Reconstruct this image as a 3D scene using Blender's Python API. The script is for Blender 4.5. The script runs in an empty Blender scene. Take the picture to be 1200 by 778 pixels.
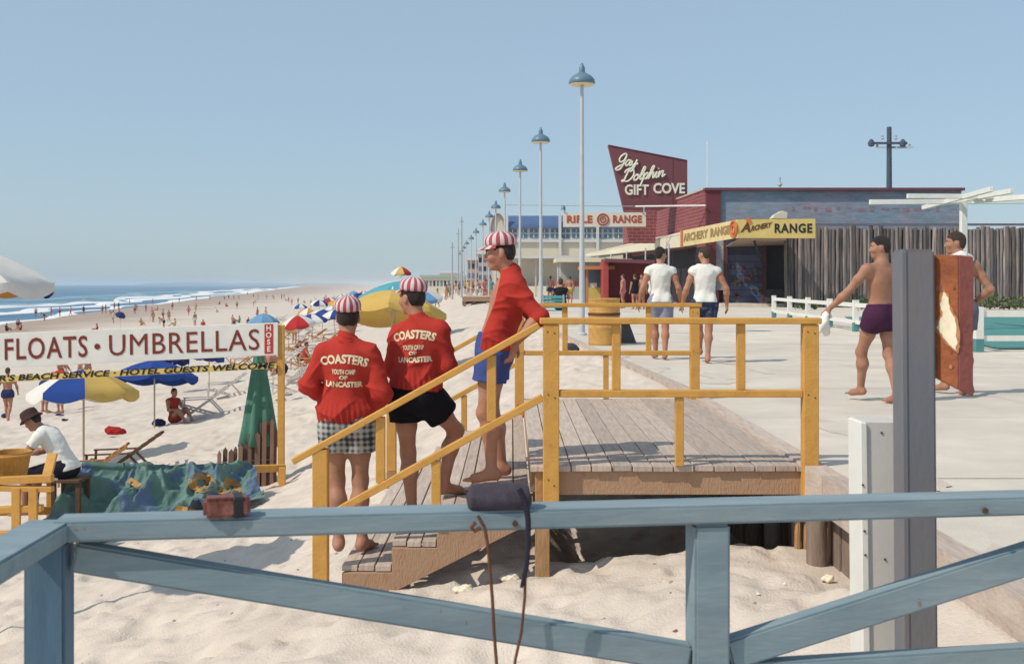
import bpy, bmesh, math, random
import numpy as np
from mathutils import Vector, Matrix
from mathutils.bvhtree import BVHTree
random.seed(7); rng = np.random.default_rng(7)
S = bpy.context.scene
COL = S.collection
PI = math.pi
# ---------------------------------------------------------------- camera, sky, sun, exposure
EYE = 1.25            # eye height above the boardwalk (boardwalk = 0)
FPX = 1300.0
cam_d = bpy.data.cameras.new('camera'); cam = bpy.data.objects.new('camera', cam_d); COL.objects.link(cam)
cam.location = (0, 0, EYE); cam.rotation_euler = (PI/2, 0, 0)
cam_d.sensor_width = 36; cam_d.lens = 36*FPX/1200; cam_d.shift_y = -56/1200
cam_d.dof.use_dof = True; cam_d.dof.focus_distance = 9.0; cam_d.dof.aperture_fstop = 8.0
cam_d.clip_start = 0.1; cam_d.clip_end = 60000
S.camera = cam
SUN = Vector((-0.80, -0.45, 1.0)).normalized()
W = bpy.data.worlds.new('World'); S.world = W; W.use_nodes = True
wn = W.node_tree.nodes; wl = W.node_tree.links
bg = wn['Background']
sky = wn.new('ShaderNodeTexSky'); sky.sky_type = 'NISHITA'; sky.sun_disc = False
sky.sun_elevation = math.asin(SUN.z); sky.sun_rotation = math.atan2(SUN.x, SUN.y)
sky.altitude = 0; sky.air_density = 1.0; sky.dust_density = 1.0; sky.ozone_density = 6.0
# thin even haze veil over the clear sky
veil = wn.new('ShaderNodeMix'); veil.data_type = 'RGBA'; veil.inputs[0].default_value = 0.68; veil.inputs[7].default_value = (2.50, 3.25, 3.75, 1)
wl.new(sky.outputs[0], veil.inputs[6]); wl.new(veil.outputs[2], bg.inputs[0]); bg.inputs[1].default_value = 0.142
sd = bpy.data.lights.new('sun', 'SUN'); so = bpy.data.objects.new('sun', sd); COL.objects.link(so)
sd.energy = 2.9; sd.angle = math.radians(0.6); sd.color = (1.0, 0.91, 0.78)
so.rotation_euler = (-SUN).to_track_quat('-Z', 'Y').to_euler(); so.location = (-20, -12, 30)
S.view_settings.view_transform = 'Standard'; S.view_settings.look = 'None'
S.view_settings.exposure = 0.18; S.view_settings.gamma = 1
S.render.engine = 'CYCLES'
S.cycles.max_bounces = 6; S.cycles.diffuse_bounces = 3; S.cycles.transparent_max_bounces = 6
S.cycles.use_denoising = True

def P(px, py, Y): return Vector(((px-600)*Y/FPX, Y, EYE-(py-333)*Y/FPX))
def PX(px, Y): return (px-600)*Y/FPX
def PZ(py, Y): return EYE-(py-333)*Y/FPX
# ---------------------------------------------------------------- materials
MATS = {}
def mat(name, col, rough=0.7, var=0.12, scale=6.0, bump=0.0, bscale=None, stretch=(1,1,1), col2=None, c2amt=0.5, c2scale=3.0,
        rnd=0.0, metal=0.0, spec=0.3, detail=6.0, sub=0.0, hard=False, chip=None, chipscale=20.0, chiplvl=0.68):
    if name in MATS: return MATS[name]
    m = bpy.data.materials.new(name); m.use_nodes = True; MATS[name] = m
    nt = m.node_tree; N = nt.nodes; L = nt.links; b = N['Principled BSDF']
    b.inputs['Roughness'].default_value = rough; b.inputs['Metallic'].default_value = metal
    b.inputs['Specular IOR Level'].default_value = spec
    tc = N.new('ShaderNodeTexCoord'); mp = N.new('ShaderNodeMapping'); mp.inputs['Scale'].default_value = stretch
    L.new(tc.outputs['Object'], mp.inputs[0])
    n1 = N.new('ShaderNodeTexNoise'); n1.inputs['Scale'].default_value = scale; n1.inputs['Detail'].default_value = detail
    n1.inputs['Roughness'].default_value = 0.65
    L.new(mp.outputs[0], n1.inputs[0])
    mr = N.new('ShaderNodeMapRange'); mr.inputs[1].default_value = 0.25; mr.inputs[2].default_value = 0.75
    mr.inputs[3].default_value = 1-var; mr.inputs[4].default_value = 1+var
    L.new(n1.outputs[0], mr.inputs[0])
    base = N.new('ShaderNodeRGB'); base.outputs[0].default_value = (*col, 1); src = base.outputs[0]
    if col2 is not None:
        n2 = N.new('ShaderNodeTexNoise'); n2.inputs['Scale'].default_value = c2scale; n2.inputs['Detail'].default_value = 8
        n2.inputs['Roughness'].default_value = 0.7
        L.new(mp.outputs[0], n2.inputs[0])
        r2 = N.new('ShaderNodeMapRange'); w = 0.03 if hard else 0.12
        lo = 0.5+(0.5-c2amt)*0.5; r2.inputs[1].default_value = lo-w; r2.inputs[2].default_value = lo+w
        L.new(n2.outputs[0], r2.inputs[0])
        mx = N.new('ShaderNodeMix'); mx.data_type = 'RGBA'
        L.new(r2.outputs[0], mx.inputs[0]); L.new(src, mx.inputs[6]); mx.inputs[7].default_value = (*col2, 1); src = mx.outputs[2]
    if chip is not None:    # small worn spots with hard edges
        n3 = N.new('ShaderNodeTexNoise'); n3.inputs['Scale'].default_value = chipscale; n3.inputs['Detail'].default_value = 4; n3.inputs['Roughness'].default_value = 0.6
        L.new(tc.outputs['Object'], n3.inputs[0]); r4 = N.new('ShaderNodeMapRange'); r4.inputs[1].default_value = chiplvl; r4.inputs[2].default_value = chiplvl+0.02; L.new(n3.outputs[0], r4.inputs[0])
        m3 = N.new('ShaderNodeMix'); m3.data_type = 'RGBA'; L.new(r4.outputs[0], m3.inputs[0]); L.new(src, m3.inputs[6]); m3.inputs[7].default_value = (*chip, 1); src = m3.outputs[2]
    hs = N.new('ShaderNodeHueSaturation'); L.new(src, hs.inputs['Color']); val = mr.outputs[0]
    if rnd:
        oi = N.new('ShaderNodeObjectInfo'); r3 = N.new('ShaderNodeMapRange'); r3.inputs[3].default_value = 1-rnd; r3.inputs[4].default_value = 1+rnd
        L.new(oi.outputs['Random'], r3.inputs[0]); mm = N.new('ShaderNodeMath'); mm.operation = 'MULTIPLY'
        L.new(mr.outputs[0], mm.inputs[0]); L.new(r3.outputs[0], mm.inputs[1]); val = mm.outputs[0]
    L.new(val, hs.inputs['Value']); L.new(hs.outputs[0], b.inputs['Base Color'])
    if bump:
        n4 = N.new('ShaderNodeTexNoise'); n4.inputs['Scale'].default_value = bscale or scale*4; n4.inputs['Detail'].default_value = 5
        L.new(mp.outputs[0], n4.inputs[0]); bp = N.new('ShaderNodeBump'); bp.inputs['Strength'].default_value = bump; bp.inputs['Distance'].default_value = 0.02
        L.new(n4.outputs[0], bp.inputs['Height']); L.new(bp.outputs[0], b.inputs['Normal'])
    if sub:
        b.inputs['Subsurface Weight'].default_value = sub; b.inputs['Subsurface Radius'].default_value = (0.02, 0.008, 0.004)
    return m
# ---------------------------------------------------------------- objects
ORG = {}
def tag(o, label=None, cat=None, group=None, kind=None):
    if label: o['label'] = label
    if cat: o['category'] = cat
    if group: o['group'] = group
    if kind: o['kind'] = kind
    return o
def thing(name, label, cat, loc=(0,0,0), group=None, rz=0):
    o = bpy.data.objects.new(name, None); COL.objects.link(o); o.location = loc; o.empty_display_size = 0.2
    o.rotation_euler = (0, 0, rz); ORG[o.name] = Vector(loc) if not rz else Vector((0,0,0))
    return tag(o, label, cat, group)
def link(name, me, parent=None, loc=None):
    o = bpy.data.objects.new(name, me); COL.objects.link(o)
    if parent is not None: o.parent = parent; ORG[o.name] = ORG.get(parent.name, Vector((0,0,0)))
    if loc is not None: o.location = loc
    return o
def dup(o, loc=None, rz=None, parent=None, label=None):
    c = o.copy(); COL.objects.link(c)
    if parent is not None: c.parent = parent
    if loc is not None: c.location = loc
    if rz is not None: c.rotation_euler = (0, 0, rz)
    if label: c['label'] = label
    for ch in list(o.children): dup(ch, parent=c)
    return c
class MB:
    def __init__(s): s.v = []; s.f = []; s.m = []
    def add(s, vs, fs, mi=0):
        k = len(s.v); s.v += [tuple(v) for v in vs]; s.f += [tuple(i+k for i in f) for f in fs]; s.m += [mi]*len(fs); return s
    def box(s, x0, x1, y0, y1, z0, z1, mi=0):
        vs = [(x0,y0,z0),(x1,y0,z0),(x1,y1,z0),(x0,y1,z0),(x0,y0,z1),(x1,y0,z1),(x1,y1,z1),(x0,y1,z1)]
        return s.add(vs, [(0,3,2,1),(4,5,6,7),(0,1,5,4),(1,2,6,5),(2,3,7,6),(3,0,4,7)], mi)
    def beam(s, a, b, w, h, up=(0,0,1), mi=0):
        # bar from a to b; w across, h along 'up'
        a = Vector(a); b = Vector(b); d = (b-a).normalized(); up = Vector(up)
        sd = d.cross(up)
        if sd.length < 1e-4: sd = d.cross(Vector((0,1,0)))
        sd.normalize(); u = sd.cross(d).normalized()
        vs = []
        for p in (a, b):
            for q, r in ((-1,-1),(1,-1),(1,1),(-1,1)): vs.append(p+sd*(q*w/2)+u*(r*h/2))
        return s.add(vs, [(0,3,2,1),(4,5,6,7),(0,1,5,4),(1,2,6,5),(2,3,7,6),(3,0,4,7)][:2]+[(0,1,5,4),(1,2,6,5),(2,3,7,6),(3,0,4,7)], mi)
    def tube(s, pts, r, n=8, mi=0, caps=True):
        pts = [Vector(p) for p in pts]; k = len(pts); rs = r if isinstance(r, (list,tuple)) else [r]*k
        vs = []; fs = []; ref = None
        for i, p in enumerate(pts):
            d = (pts[min(i+1,k-1)]-pts[max(i-1,0)]).normalized()
            if ref is None: ref = d.cross(Vector((0.31,0.95,0.07))); ref = ref if ref.length > 1e-3 else d.cross(Vector((1,0,0)))
            ref = (ref-d*ref.dot(d)).normalized(); bi = d.cross(ref)
            for j in range(n):
                t = 2*PI*j/n; vs.append(p+(ref*math.cos(t)+bi*math.sin(t))*rs[i])
        for i in range(k-1):
            for j in range(n):
                fs.append((i*n+j, i*n+(j+1)%n, (i+1)*n+(j+1)%n, (i+1)*n+j))
        if caps: fs.append(tuple(range(n-1,-1,-1))); fs.append(tuple((k-1)*n+j for j in range(n)))
        return s.add(vs, fs, mi)
    def lathe(s, prof, n=24, c=(0,0,0), mi=0, caps=True):
        vs = []; fs = []; k = len(prof)
        for (r, z) in prof:
            for j in range(n):
                t = 2*PI*j/n; vs.append((c[0]+r*math.cos(t), c[1]+r*math.sin(t), c[2]+z))
        for i in range(k-1):
            for j in range(n): fs.append((i*n+j, i*n+(j+1)%n, (i+1)*n+(j+1)%n, (i+1)*n+j))
        if caps: fs.append(tuple(range(n-1,-1,-1))); fs.append(tuple((k-1)*n+j for j in range(n)))
        return s.add(vs, fs, mi)
    def prism(s, poly, d, mi=0):
        # poly: list of 3D points (planar), extruded by vector d
        d = Vector(d); a = [Vector(p) for p in poly]; n = len(a)
        vs = a+[p+d for p in a]
        fs = [tuple(range(n)), tuple(range(2*n-1, n-1, -1))]+[(i, i+n, (i+1)%n+n, (i+1)%n) for i in range(n)]
        return s.add(vs, fs, mi)
    def build(s, name, m, parent=None, bevel=0.0, smooth=False, loc=None, seg=1):
        me = bpy.data.meshes.new(name); o0 = ORG.get(parent.name, Vector((0,0,0))) if parent is not None else Vector((0,0,0))
        if loc is not None and parent is None: o0 = Vector(loc)
        me.from_pydata([(x-o0.x, y-o0.y, z-o0.z) for x, y, z in s.v], [], s.f)
        for mm in (m if isinstance(m, (list,tuple)) else [m]): me.materials.append(mm)
        if any(s.m): me.polygons.foreach_set('material_index', s.m)
        bm = bmesh.new(); bm.from_mesh(me)
        bmesh.ops.recalc_face_normals(bm, faces=bm.faces)
        if bevel: bmesh.ops.bevel(bm, geom=list(bm.edges), offset=bevel, segments=seg, affect='EDGES', clamp_overlap=True)
        if smooth:
            for f in bm.faces: f.smooth = True
            for e in bm.edges:
                if len(e.link_faces) == 2 and e.calc_face_angle(0) > 0.9: e.smooth = False
        bm.to_mesh(me); bm.free()
        o = link(name, me, parent, loc=loc if parent is None else None)
        if parent is None and loc is not None: ORG[o.name] = Vector(loc)
        return o
def rawmesh(name, V, F, mats, parent=None, smooth=True, mi=None):
    me = bpy.data.meshes.new(name); me.from_pydata(V.tolist() if hasattr(V,'tolist') else V, [], F.tolist() if hasattr(F,'tolist') else F)
    for mm in (mats if isinstance(mats, (list,tuple)) else [mats]): me.materials.append(mm)
    if mi is not None: me.polygons.foreach_set('material_index', mi)
    if smooth: me.polygons.foreach_set('use_smooth', [True]*len(me.polygons))
    me.update()
    return link(name, me, parent)
# ---------------------------------------------------------------- numpy noise
def vnoise(x, y, seed=0):
    xi = np.floor(x).astype(np.int64); yi = np.floor(y).astype(np.int64); fx = x-xi; fy = y-yi
    fx = fx*fx*(3-2*fx); fy = fy*fy*(3-2*fy)
    def h(a, b):
        n = (a*374761393+b*668265263+seed*982451653) & 0x7fffffff
        n = ((n ^ (n >> 13))*1274126177) & 0x7fffffff
        return ((n ^ (n >> 16)) & 0xffff)/65535.0
    return (h(xi,yi)*(1-fx)+h(xi+1,yi)*fx)*(1-fy)+(h(xi,yi+1)*(1-fx)+h(xi+1,yi+1)*fx)*fy
# ---------------------------------------------------------------- text as mesh
def text_verts(txt, size=1.0, bold=0.0, ext=0.0, subdiv=0, space=1.0):
    c = bpy.data.curves.new('t', 'FONT'); c.body = txt; c.size = size; c.offset = bold; c.extrude = ext; c.align_x = 'CENTER'; c.align_y = 'CENTER'
    c.resolution_u = 3; c.space_character = space
    o = bpy.data.objects.new('t', c); me = o.to_mesh()
    bm = bmesh.new(); bm.from_mesh(me); o.to_mesh_clear(); bpy.data.objects.remove(o); bpy.data.curves.remove(c)
    bmesh.ops.remove_doubles(bm, verts=bm.verts, dist=1e-5)
    if subdiv:
        bmesh.ops.triangulate(bm, faces=bm.faces); bmesh.ops.subdivide_edges(bm, edges=bm.edges, cuts=subdiv); bmesh.ops.triangulate(bm, faces=bm.faces)
    bm.verts.ensure_lookup_table(); bm.verts.index_update()
    V = [v.co.copy() for v in bm.verts]; F = [[v.index for v in f.verts] for f in bm.faces]; bm.free()
    return V, F
def text_on(name, txt, o, ux, uz, size, m, parent, bold=0.0, ext=0.01, width=None, space=1.0, slant=0.0):
    # flat lettering: origin o, right ux, up uz (unit vectors)
    V, F = text_verts(txt, size, bold, ext, space=space)
    if width:
        w = max(v.x for v in V)-min(v.x for v in V); k = width/w
        for v in V: v.x *= k
    ux = Vector(ux); uz = Vector(uz); n = ux.cross(uz); o = Vector(o)
    pts = [o+ux*(v.x+slant*v.y)+uz*v.y+n*v.z for v in V]
    b = MB(); b.add(pts, F); return b.build(name, m, parent)
# ---------------------------------------------------------------- smooth solids from distance fields
def smin(a, b, k):
    h = np.maximum(k-np.abs(a-b), 0)/k
    return np.minimum(a, b)-h*h*k*0.25
def basis(z, x):
    z = np.array(z, float); z /= np.linalg.norm(z); x = np.array(x, float); x = x-z*(x@z); x /= np.linalg.norm(x); y = np.cross(z, x)
    return np.array([x, y, z])
def cone(a, b, ra, rb, k=0.03): return ('c', np.array(a, float), np.array(b, float), ra, rb, k)
def capc(a, b, ra, rb, k=0.02): return ('k', np.array(a, float), np.array(b, float), ra, rb, k)
def ell(c, r, fr=None, k=0.04): return ('e', np.array(c, float), np.array(r, float), np.eye(3) if fr is None else fr, k)
def pbounds(p):
    if p[0] in 'ck':
        r = max(p[3], p[4]); return np.minimum(p[1], p[2])-r, np.maximum(p[1], p[2])+r
    e = np.sqrt(((p[3]*p[2][:,None])**2).sum(0)); return p[1]-e, p[1]+e
def pdist(p, X, Y, Z):
    if p[0] in 'ck':
        a, b = p[1], p[2]; d = b-a; L2 = float(d@d)+1e-9; L = math.sqrt(L2)
        t = ((X-a[0])*d[0]+(Y-a[1])*d[1]+(Z-a[2])*d[2])/L2
        if p[0] == 'c':
            t = np.clip(t, 0, 1)
            q = np.sqrt((X-a[0]-t*d[0])**2+(Y-a[1]-t*d[1])**2+(Z-a[2]-t*d[2])**2)
            return q-(p[3]+(p[4]-p[3])*t)
        q = np.sqrt((X-a[0]-t*d[0])**2+(Y-a[1]-t*d[1])**2+(Z-a[2]-t*d[2])**2)
        return np.maximum(q-(p[3]+(p[4]-p[3])*np.clip(t,0,1)), np.maximum(-t, t-1)*L)
    c, r, f = p[1], p[2], p[3]
    x, y, z = X-c[0], Y-c[1], Z-c[2]
    u = [(f[i,0]*x+f[i,1]*y+f[i,2]*z) for i in range(3)]
    k0 = np.sqrt((u[0]/r[0])**2+(u[1]/r[1])**2+(u[2]/r[2])**2)+1e-6
    k1 = np.sqrt((u[0]/r[0]**2)**2+(u[1]/r[1]**2)**2+(u[2]/r[2]**2)**2)+1e-6
    return k0*(k0-1)/k1
def solid(prims, res, post=None, cuts=()):
    """prims: union; cuts: prims subtracted; post(D,X,Y,Z)->D. Returns verts, quads."""
    lo = np.min([pbounds(p)[0] for p in prims], 0)-3*res-0.02; hi = np.max([pbounds(p)[1] for p in prims], 0)+3*res+0.02
    n = np.ceil((hi-lo)/res).astype(int)+1
    ax = [lo[i]+res*np.arange(n[i]) for i in range(3)]
    D = np.full(n, 0.3, np.float32)
    def win(p, m):
        a, b = pbounds(p); i0 = np.maximum(((a-m-lo)/res).astype(int), 0); i1 = np.minimum(((b+m-lo)/res).astype(int)+2, n)
        return tuple(slice(i0[i], i1[i]) for i in range(3)), (ax[0][i0[0]:i1[0],None,None], ax[1][None,i0[1]:i1[1],None], ax[2][None,None,i0[2]:i1[2]])
    for p in prims:
        k = p[-1]; s, g = win(p, k+2*res)
        D[s] = smin(D[s], pdist(p, *g).astype(np.float32), k)
    for p in cuts:
        s, g = win(p, 3*res); D[s] = np.maximum(D[s], -pdist(p, *g))
    if post is not None: D = post(D, ax[0][:,None,None], ax[1][None,:,None], ax[2][None,None,:]).astype(np.float32)
    I = D < 0
    cn = I[:-1,:-1,:-1].astype(np.int8)
    cs = np.zeros(np.array(n)-1, np.int8)
    for i in (0,1):
        for j in (0,1):
            for k in (0,1): cs += I[i:n[0]-1+i, j:n[1]-1+j, k:n[2]-1+k]
    act = np.argwhere((cs > 0) & (cs < 8)); idx = -np.ones(np.array(n)-1, np.int64); idx[tuple(act.T)] = np.arange(len(act))
    acc = np.zeros((len(act), 3)); cnt = np.zeros(len(act))
    crn = [(i,j,k) for i in (0,1) for j in (0,1) for k in (0,1)]
    val = {c: D[act[:,0]+c[0], act[:,1]+c[1], act[:,2]+c[2]] for c in crn}
    for c in crn:
        for a in range(3):
            if c[a] == 0:
                e = list(c); e[a] = 1; e = tuple(e); va, vb = val[c], val[e]; m = (va < 0) != (vb < 0)
                t = np.where(m, va/np.where(m, va-vb, 1), 0)
                pt = np.array(c, float)[None,:]*np.ones((len(act),1)); pt[:,a] += t
                acc[m] += pt[m]; cnt[m] += 1
    V = lo+res*(act+acc/np.maximum(cnt,1)[:,None])
    Q = []
    for a in range(3):
        b, c = (a+1)%3, (a+2)%3
        s0 = [slice(1,-1)]*3; s1 = [slice(1,-1)]*3; s0[a] = slice(0,-1); s1[a] = slice(1,None)
        A = I[tuple(s0)]; B = I[tuple(s1)]; e = np.argwhere(A != B); off = np.ones(3,int); off[a] = 0; e2 = e+off
        def g(db, dc):
            q = e2.copy(); q[:,b] -= db; q[:,c] -= dc; return idx[q[:,0], q[:,1], q[:,2]]
        q = np.stack([g(1,1), g(0,1), g(0,0), g(1,0)], 1); flip = ~A[tuple(e.T)]
        q[flip] = q[flip][:, ::-1]; Q.append(q)
    F = np.concatenate(Q); F = F[(F >= 0).all(1)]
    # one pass of smoothing along the quads
    nb = np.zeros_like(V); ct = np.zeros(len(V))
    for i in range(4):
        np.add.at(nb, F[:,i], V[F[:,(i+1)%4]]); np.add.at(ct, F[:,i], 1); np.add.at(nb, F[:,(i+1)%4], V[F[:,i]]); np.add.at(ct, F[:,(i+1)%4], 1)
    V = V*0.5+0.5*nb/np.maximum(ct,1)[:,None]
    return V, F
# ---------------------------------------------------------------- materials used in many places
M_sand = mat('dry_sand', (0.64,0.555,0.47), 0.95, 0.10, 2.2, 0.55, 55, col2=(0.57,0.485,0.41), c2amt=0.35, c2scale=0.9, spec=0.1)
M_wet = mat('wet_sand', (0.34,0.27,0.21), 0.55, 0.08, 0.2)
M_walk = mat('boardwalk_concrete', (0.66,0.585,0.49), 0.9, 0.13, 0.9, 0.25, 60, col2=(0.57,0.51,0.44), c2amt=0.42, c2scale=0.55, rnd=0.05, spec=0.15, chip=(0.44,0.39,0.34), chipscale=3.0, chiplvl=0.72)
M_blue = mat('rail_blue_paint', (0.20,0.270,0.305), 0.72, 0.16, 5, 0.12, 30, stretch=(0.35,2,2), col2=(0.27,0.33,0.35), c2amt=0.42, c2scale=4, spec=0.2, chip=(0.22,0.20,0.18), chipscale=26, chiplvl=0.70)
M_orange = mat('orange_paint', (0.60,0.315,0.075), 0.55, 0.12, 9, 0.2, 60, col2=(0.50,0.25,0.06), c2amt=0.22, c2scale=12, spec=0.25, chip=(0.33,0.20,0.11), chipscale=24, chiplvl=0.70)
M_rawwood = mat('raw_lumber', (0.42,0.265,0.165), 0.8, 0.25, 5, 0.4, 30, stretch=(3,1,1), col2=(0.28,0.16,0.10), c2amt=0.35, c2scale=5, rnd=0.12, spec=0.15)
M_rawpost = mat('raw_post_lumber', (0.46,0.27,0.13), 0.8, 0.25, 6, 0.4, 30, stretch=(3,3,0.6), col2=(0.32,0.17,0.08), c2amt=0.3, c2scale=5, rnd=0.12, spec=0.15)
M_plank = mat('weathered_plank', (0.53,0.44,0.37), 0.85, 0.18, 7, 0.35, 50, stretch=(6,0.5,1), col2=(0.42,0.31,0.25), c2amt=0.35, c2scale=5, rnd=0.14, spec=0.15)
M_pile = mat('old_piling', (0.24,0.18,0.14), 0.95, 0.3, 6, 0.5, 20, stretch=(3,3,0.5))
M_white = mat('white_paint', (0.76,0.74,0.68), 0.6, 0.09, 4, 0.04, 60)
M_cream = mat('cream_paint', (0.74,0.68,0.52), 0.65, 0.08, 2, 0.05)
M_black = mat('black_paint', (0.02,0.02,0.025), 0.5, 0.1, 5)
M_red = mat('red_paint', (0.50,0.045,0.03), 0.5, 0.12, 5)
M_metal = mat('galvanised', (0.42,0.45,0.47), 0.45, 0.1, 8, metal=0.3)
# ---------------------------------------------------------------- terrain
def xedge(Y): return np.where(Y < 13.3, 2.0+0*Y, 2.0-0.0605*(Y-13.3))
def xshore(Y): return -76-0.177*(Y-166)
WATER = -4.55
PU = [-400,-0.3,0,0.4,1.0,1.9,3.0,3.5,4,5.1,8,11,17,30,45]; PZv = [-0.35,-0.35,-0.16,-0.35,-0.58,-0.80,-0.86,-0.97,-1.2,-1.55,-2.05,-2.6,-3.2,-3.75,-4.15]
def gz(X, Y):
    X = np.asarray(X, float); Y = np.asarray(Y, float)
    u = xedge(Y)-X; w = np.maximum(xedge(Y)-xshore(Y), 30.0)
    z = np.interp(u, PU, PZv)
    z2 = np.interp(u, [-400,-0.3,0,0.8,1.6,2.6,3.6,5.1], [-0.35,-0.35,-0.03,-0.14,-0.30,-0.55,-0.95,-1.55])
    k2 = np.clip((Y-12.2)/2.0, 0, 1)*(u < 5.1)
    z = z+(np.maximum(z2, z)-z)*k2
    # the sand is dug away along the bulkhead and under the landing
    z3 = np.interp(u, [-400,-0.3,-0.25,0.4,1.0,1.9,3.0], [-0.5,-0.5,-0.62,-0.58,-0.66,-0.80,-0.86])
    k3 = np.clip((Y-5.0)/1.6, 0, 1)*np.clip((13.0-Y)/0.8, 0, 1)*(u < 3.0)
    z = z+(np.minimum(z3, z)-z)*k3
    z = z-0.55*np.clip((Y-7.85)/0.7, 0, 1)*np.clip((12.3-Y)/0.6, 0, 1)*np.clip((X-0.2)/0.4, 0, 1)*np.clip((2.6-X)/0.1, 0, 1)
    far = u > 30
    t = np.clip((u-30)/np.maximum(w-30, 5), 0, 3)
    zf = -3.75-(abs(WATER)-3.75+0.0)*t
    zf = np.where(t > 1, WATER-0.9*(t-1)*3, zf)
    z = np.where(far, zf, z)
    return z
def gzr(X, Y):
    z = gz(X, Y); u = xedge(np.asarray(Y,float))-X
    fp = np.clip((vnoise(X*3.6+5, Y*3.6, 21)-0.66)*5, 0, 1)+np.clip((vnoise(X*2.7, Y*2.7+9, 22)-0.70)*5, 0, 1)
    a = np.clip(1-np.asarray(Y,float)/70, 0.0, 1)*np.where(u > 0.15, 1, 0)
    a2 = np.clip(a*2, 0, 1)
    z = z+a2*((vnoise(X*0.9, Y*0.9, 1)-0.5)*0.14+(vnoise(X*3.1, Y*3.1, 2)-0.5)*0.05-fp*0.038)+a*((vnoise(X*7.3, Y*7.3, 3)-0.5)*0.07+(vnoise(X*15, Y*15, 4)-0.5)*0.03)
    return z
def G(px, py):
    """point of the ground seen at a photo pixel"""
    Y = np.geomspace(3, 3000, 6000); X = (px-600)*Y/FPX; z = EYE-(py-333)*Y/FPX; g = np.maximum(gz(X, Y), WATER+0.02)
    i = int(np.argmax(z <= g)) if (z <= g).any() else len(Y)-1
    return Vector((X[i], Y[i], g[i]))
def GZ(x, y): return float(gz(x, y))
def grid_sheet(name, xs, ys, zf, m):
    nx, ny = len(xs), len(ys); X, Y = np.meshgrid(xs, ys); Z = zf(X, Y)
    V = np.stack([X, Y, Z], -1).reshape(-1,3); i = np.arange(nx*ny).reshape(ny, nx)
    F = np.stack([i[:-1,:-1], i[:-1,1:], i[1:,1:], i[1:,:-1]], -1).reshape(-1,4)
    return rawmesh(name, V, F, m)
ys = np.concatenate([[-60,-20,-5,0,2], np.arange(3.5, 13, 0.035), np.geomspace(13, 60, 330)[0:], np.geomspace(61, 8200, 150)])
s1 = np.linspace(0, 1, 260)**2.6
xs = np.unique(np.concatenate([-16-3000*s1[1:][::-1]**1.6, -7-9*np.linspace(1,0,110), np.arange(-7, 2.6, 0.04), [2.8,3.5,5,9,20,60,200,900,4000]]))
sand = grid_sheet('beach_sand', xs, ys, gzr, M_sand); tag(sand, kind='structure')
# wet sand: the same sheet gets darker and smoother towards the waterline
nt = M_sand.node_tree; N = nt.nodes; L = nt.links; b = N['Principled BSDF']
tcw = N.new('ShaderNodeTexCoord'); sx = N.new('ShaderNodeSeparateXYZ'); L.new(tcw.outputs['Object'], sx.inputs[0])
nz = N.new('ShaderNodeTexNoise'); nz.inputs['Scale'].default_value = 0.05; L.new(tcw.outputs['Object'], nz.inputs[0])
ad = N.new('ShaderNodeMath'); ad.operation = 'MULTIPLY_ADD'; L.new(nz.outputs[0], ad.inputs[0]); ad.inputs[1].default_value = 0.5; L.new(sx.outputs[2], ad.inputs[2])
mrw = N.new('ShaderNodeMapRange'); mrw.inputs[1].default_value = -3.75; mrw.inputs[2].default_value = -4.1; L.new(ad.outputs[0], mrw.inputs[0])
old = b.inputs['Base Color'].links[0].from_socket
mxw = N.new('ShaderNodeMix'); mxw.data_type = 'RGBA'; L.new(mrw.outputs[0], mxw.inputs[0]); L.new(old, mxw.inputs[6]); mxw.inputs[7].default_value = (0.40,0.31,0.25,1)
L.new(mxw.outputs[2], b.inputs['Base Color'])
# ---------------------------------------------------------------- sea
M_sea = bpy.data.materials.new('sea_water'); M_sea.use_nodes = True
nt = M_sea.node_tree; N = nt.nodes; L = nt.links; b = N['Principled BSDF']
tc = N.new('ShaderNodeTexCoord'); mp = N.new('ShaderNodeMapping'); mp.inputs['Scale'].default_value = (0.08,0.02,1); mp.inputs['Rotation'].default_value = (0,0,-0.18)
L.new(tc.outputs['Object'], mp.inputs[0]); n1 = N.new('ShaderNodeTexNoise'); n1.inputs['Scale'].default_value = 1.0; n1.inputs['Detail'].default_value = 6; L.new(mp.outputs[0], n1.inputs[0])
cr = N.new('ShaderNodeValToRGB'); cr.color_ramp.elements[0].position = 0.35; cr.color_ramp.elements[0].color = (0.045,0.135,0.25,1); cr.color_ramp.elements[1].position = 0.68; cr.color_ramp.elements[1].color = (0.12,0.25,0.34,1)
L.new(n1.outputs[0], cr.inputs[0]); L.new(cr.outputs[0], b.inputs['Base Color']); b.inputs['Roughness'].default_value = 0.45; b.inputs['Specular IOR Level'].default_value = 0.25
bp = N.new('ShaderNodeBump'); bp.inputs['Strength'].default_value = 0.6; bp.inputs['Distance'].default_value = 0.6; L.new(n1.outputs[0], bp.inputs['Height']); L.new(bp.outputs[0], b.inputs['Normal'])
def sea_z(X, Y): return np.full_like(X, WATER)
sea = grid_sheet('sea', np.concatenate([-np.geomspace(8000, 30, 60), [0, 100, 2000]]), np.concatenate([[-200, 0], np.geomspace(20, 8200, 60)]), sea_z, M_sea); tag(sea, kind='structure')
M_foam = mat('sea_foam', (0.80,0.80,0.78), 0.9, 0.08, 0.6)
M_swell = mat('wave_face', (0.20,0.34,0.40), 0.35, 0.2, 0.2)
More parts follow.
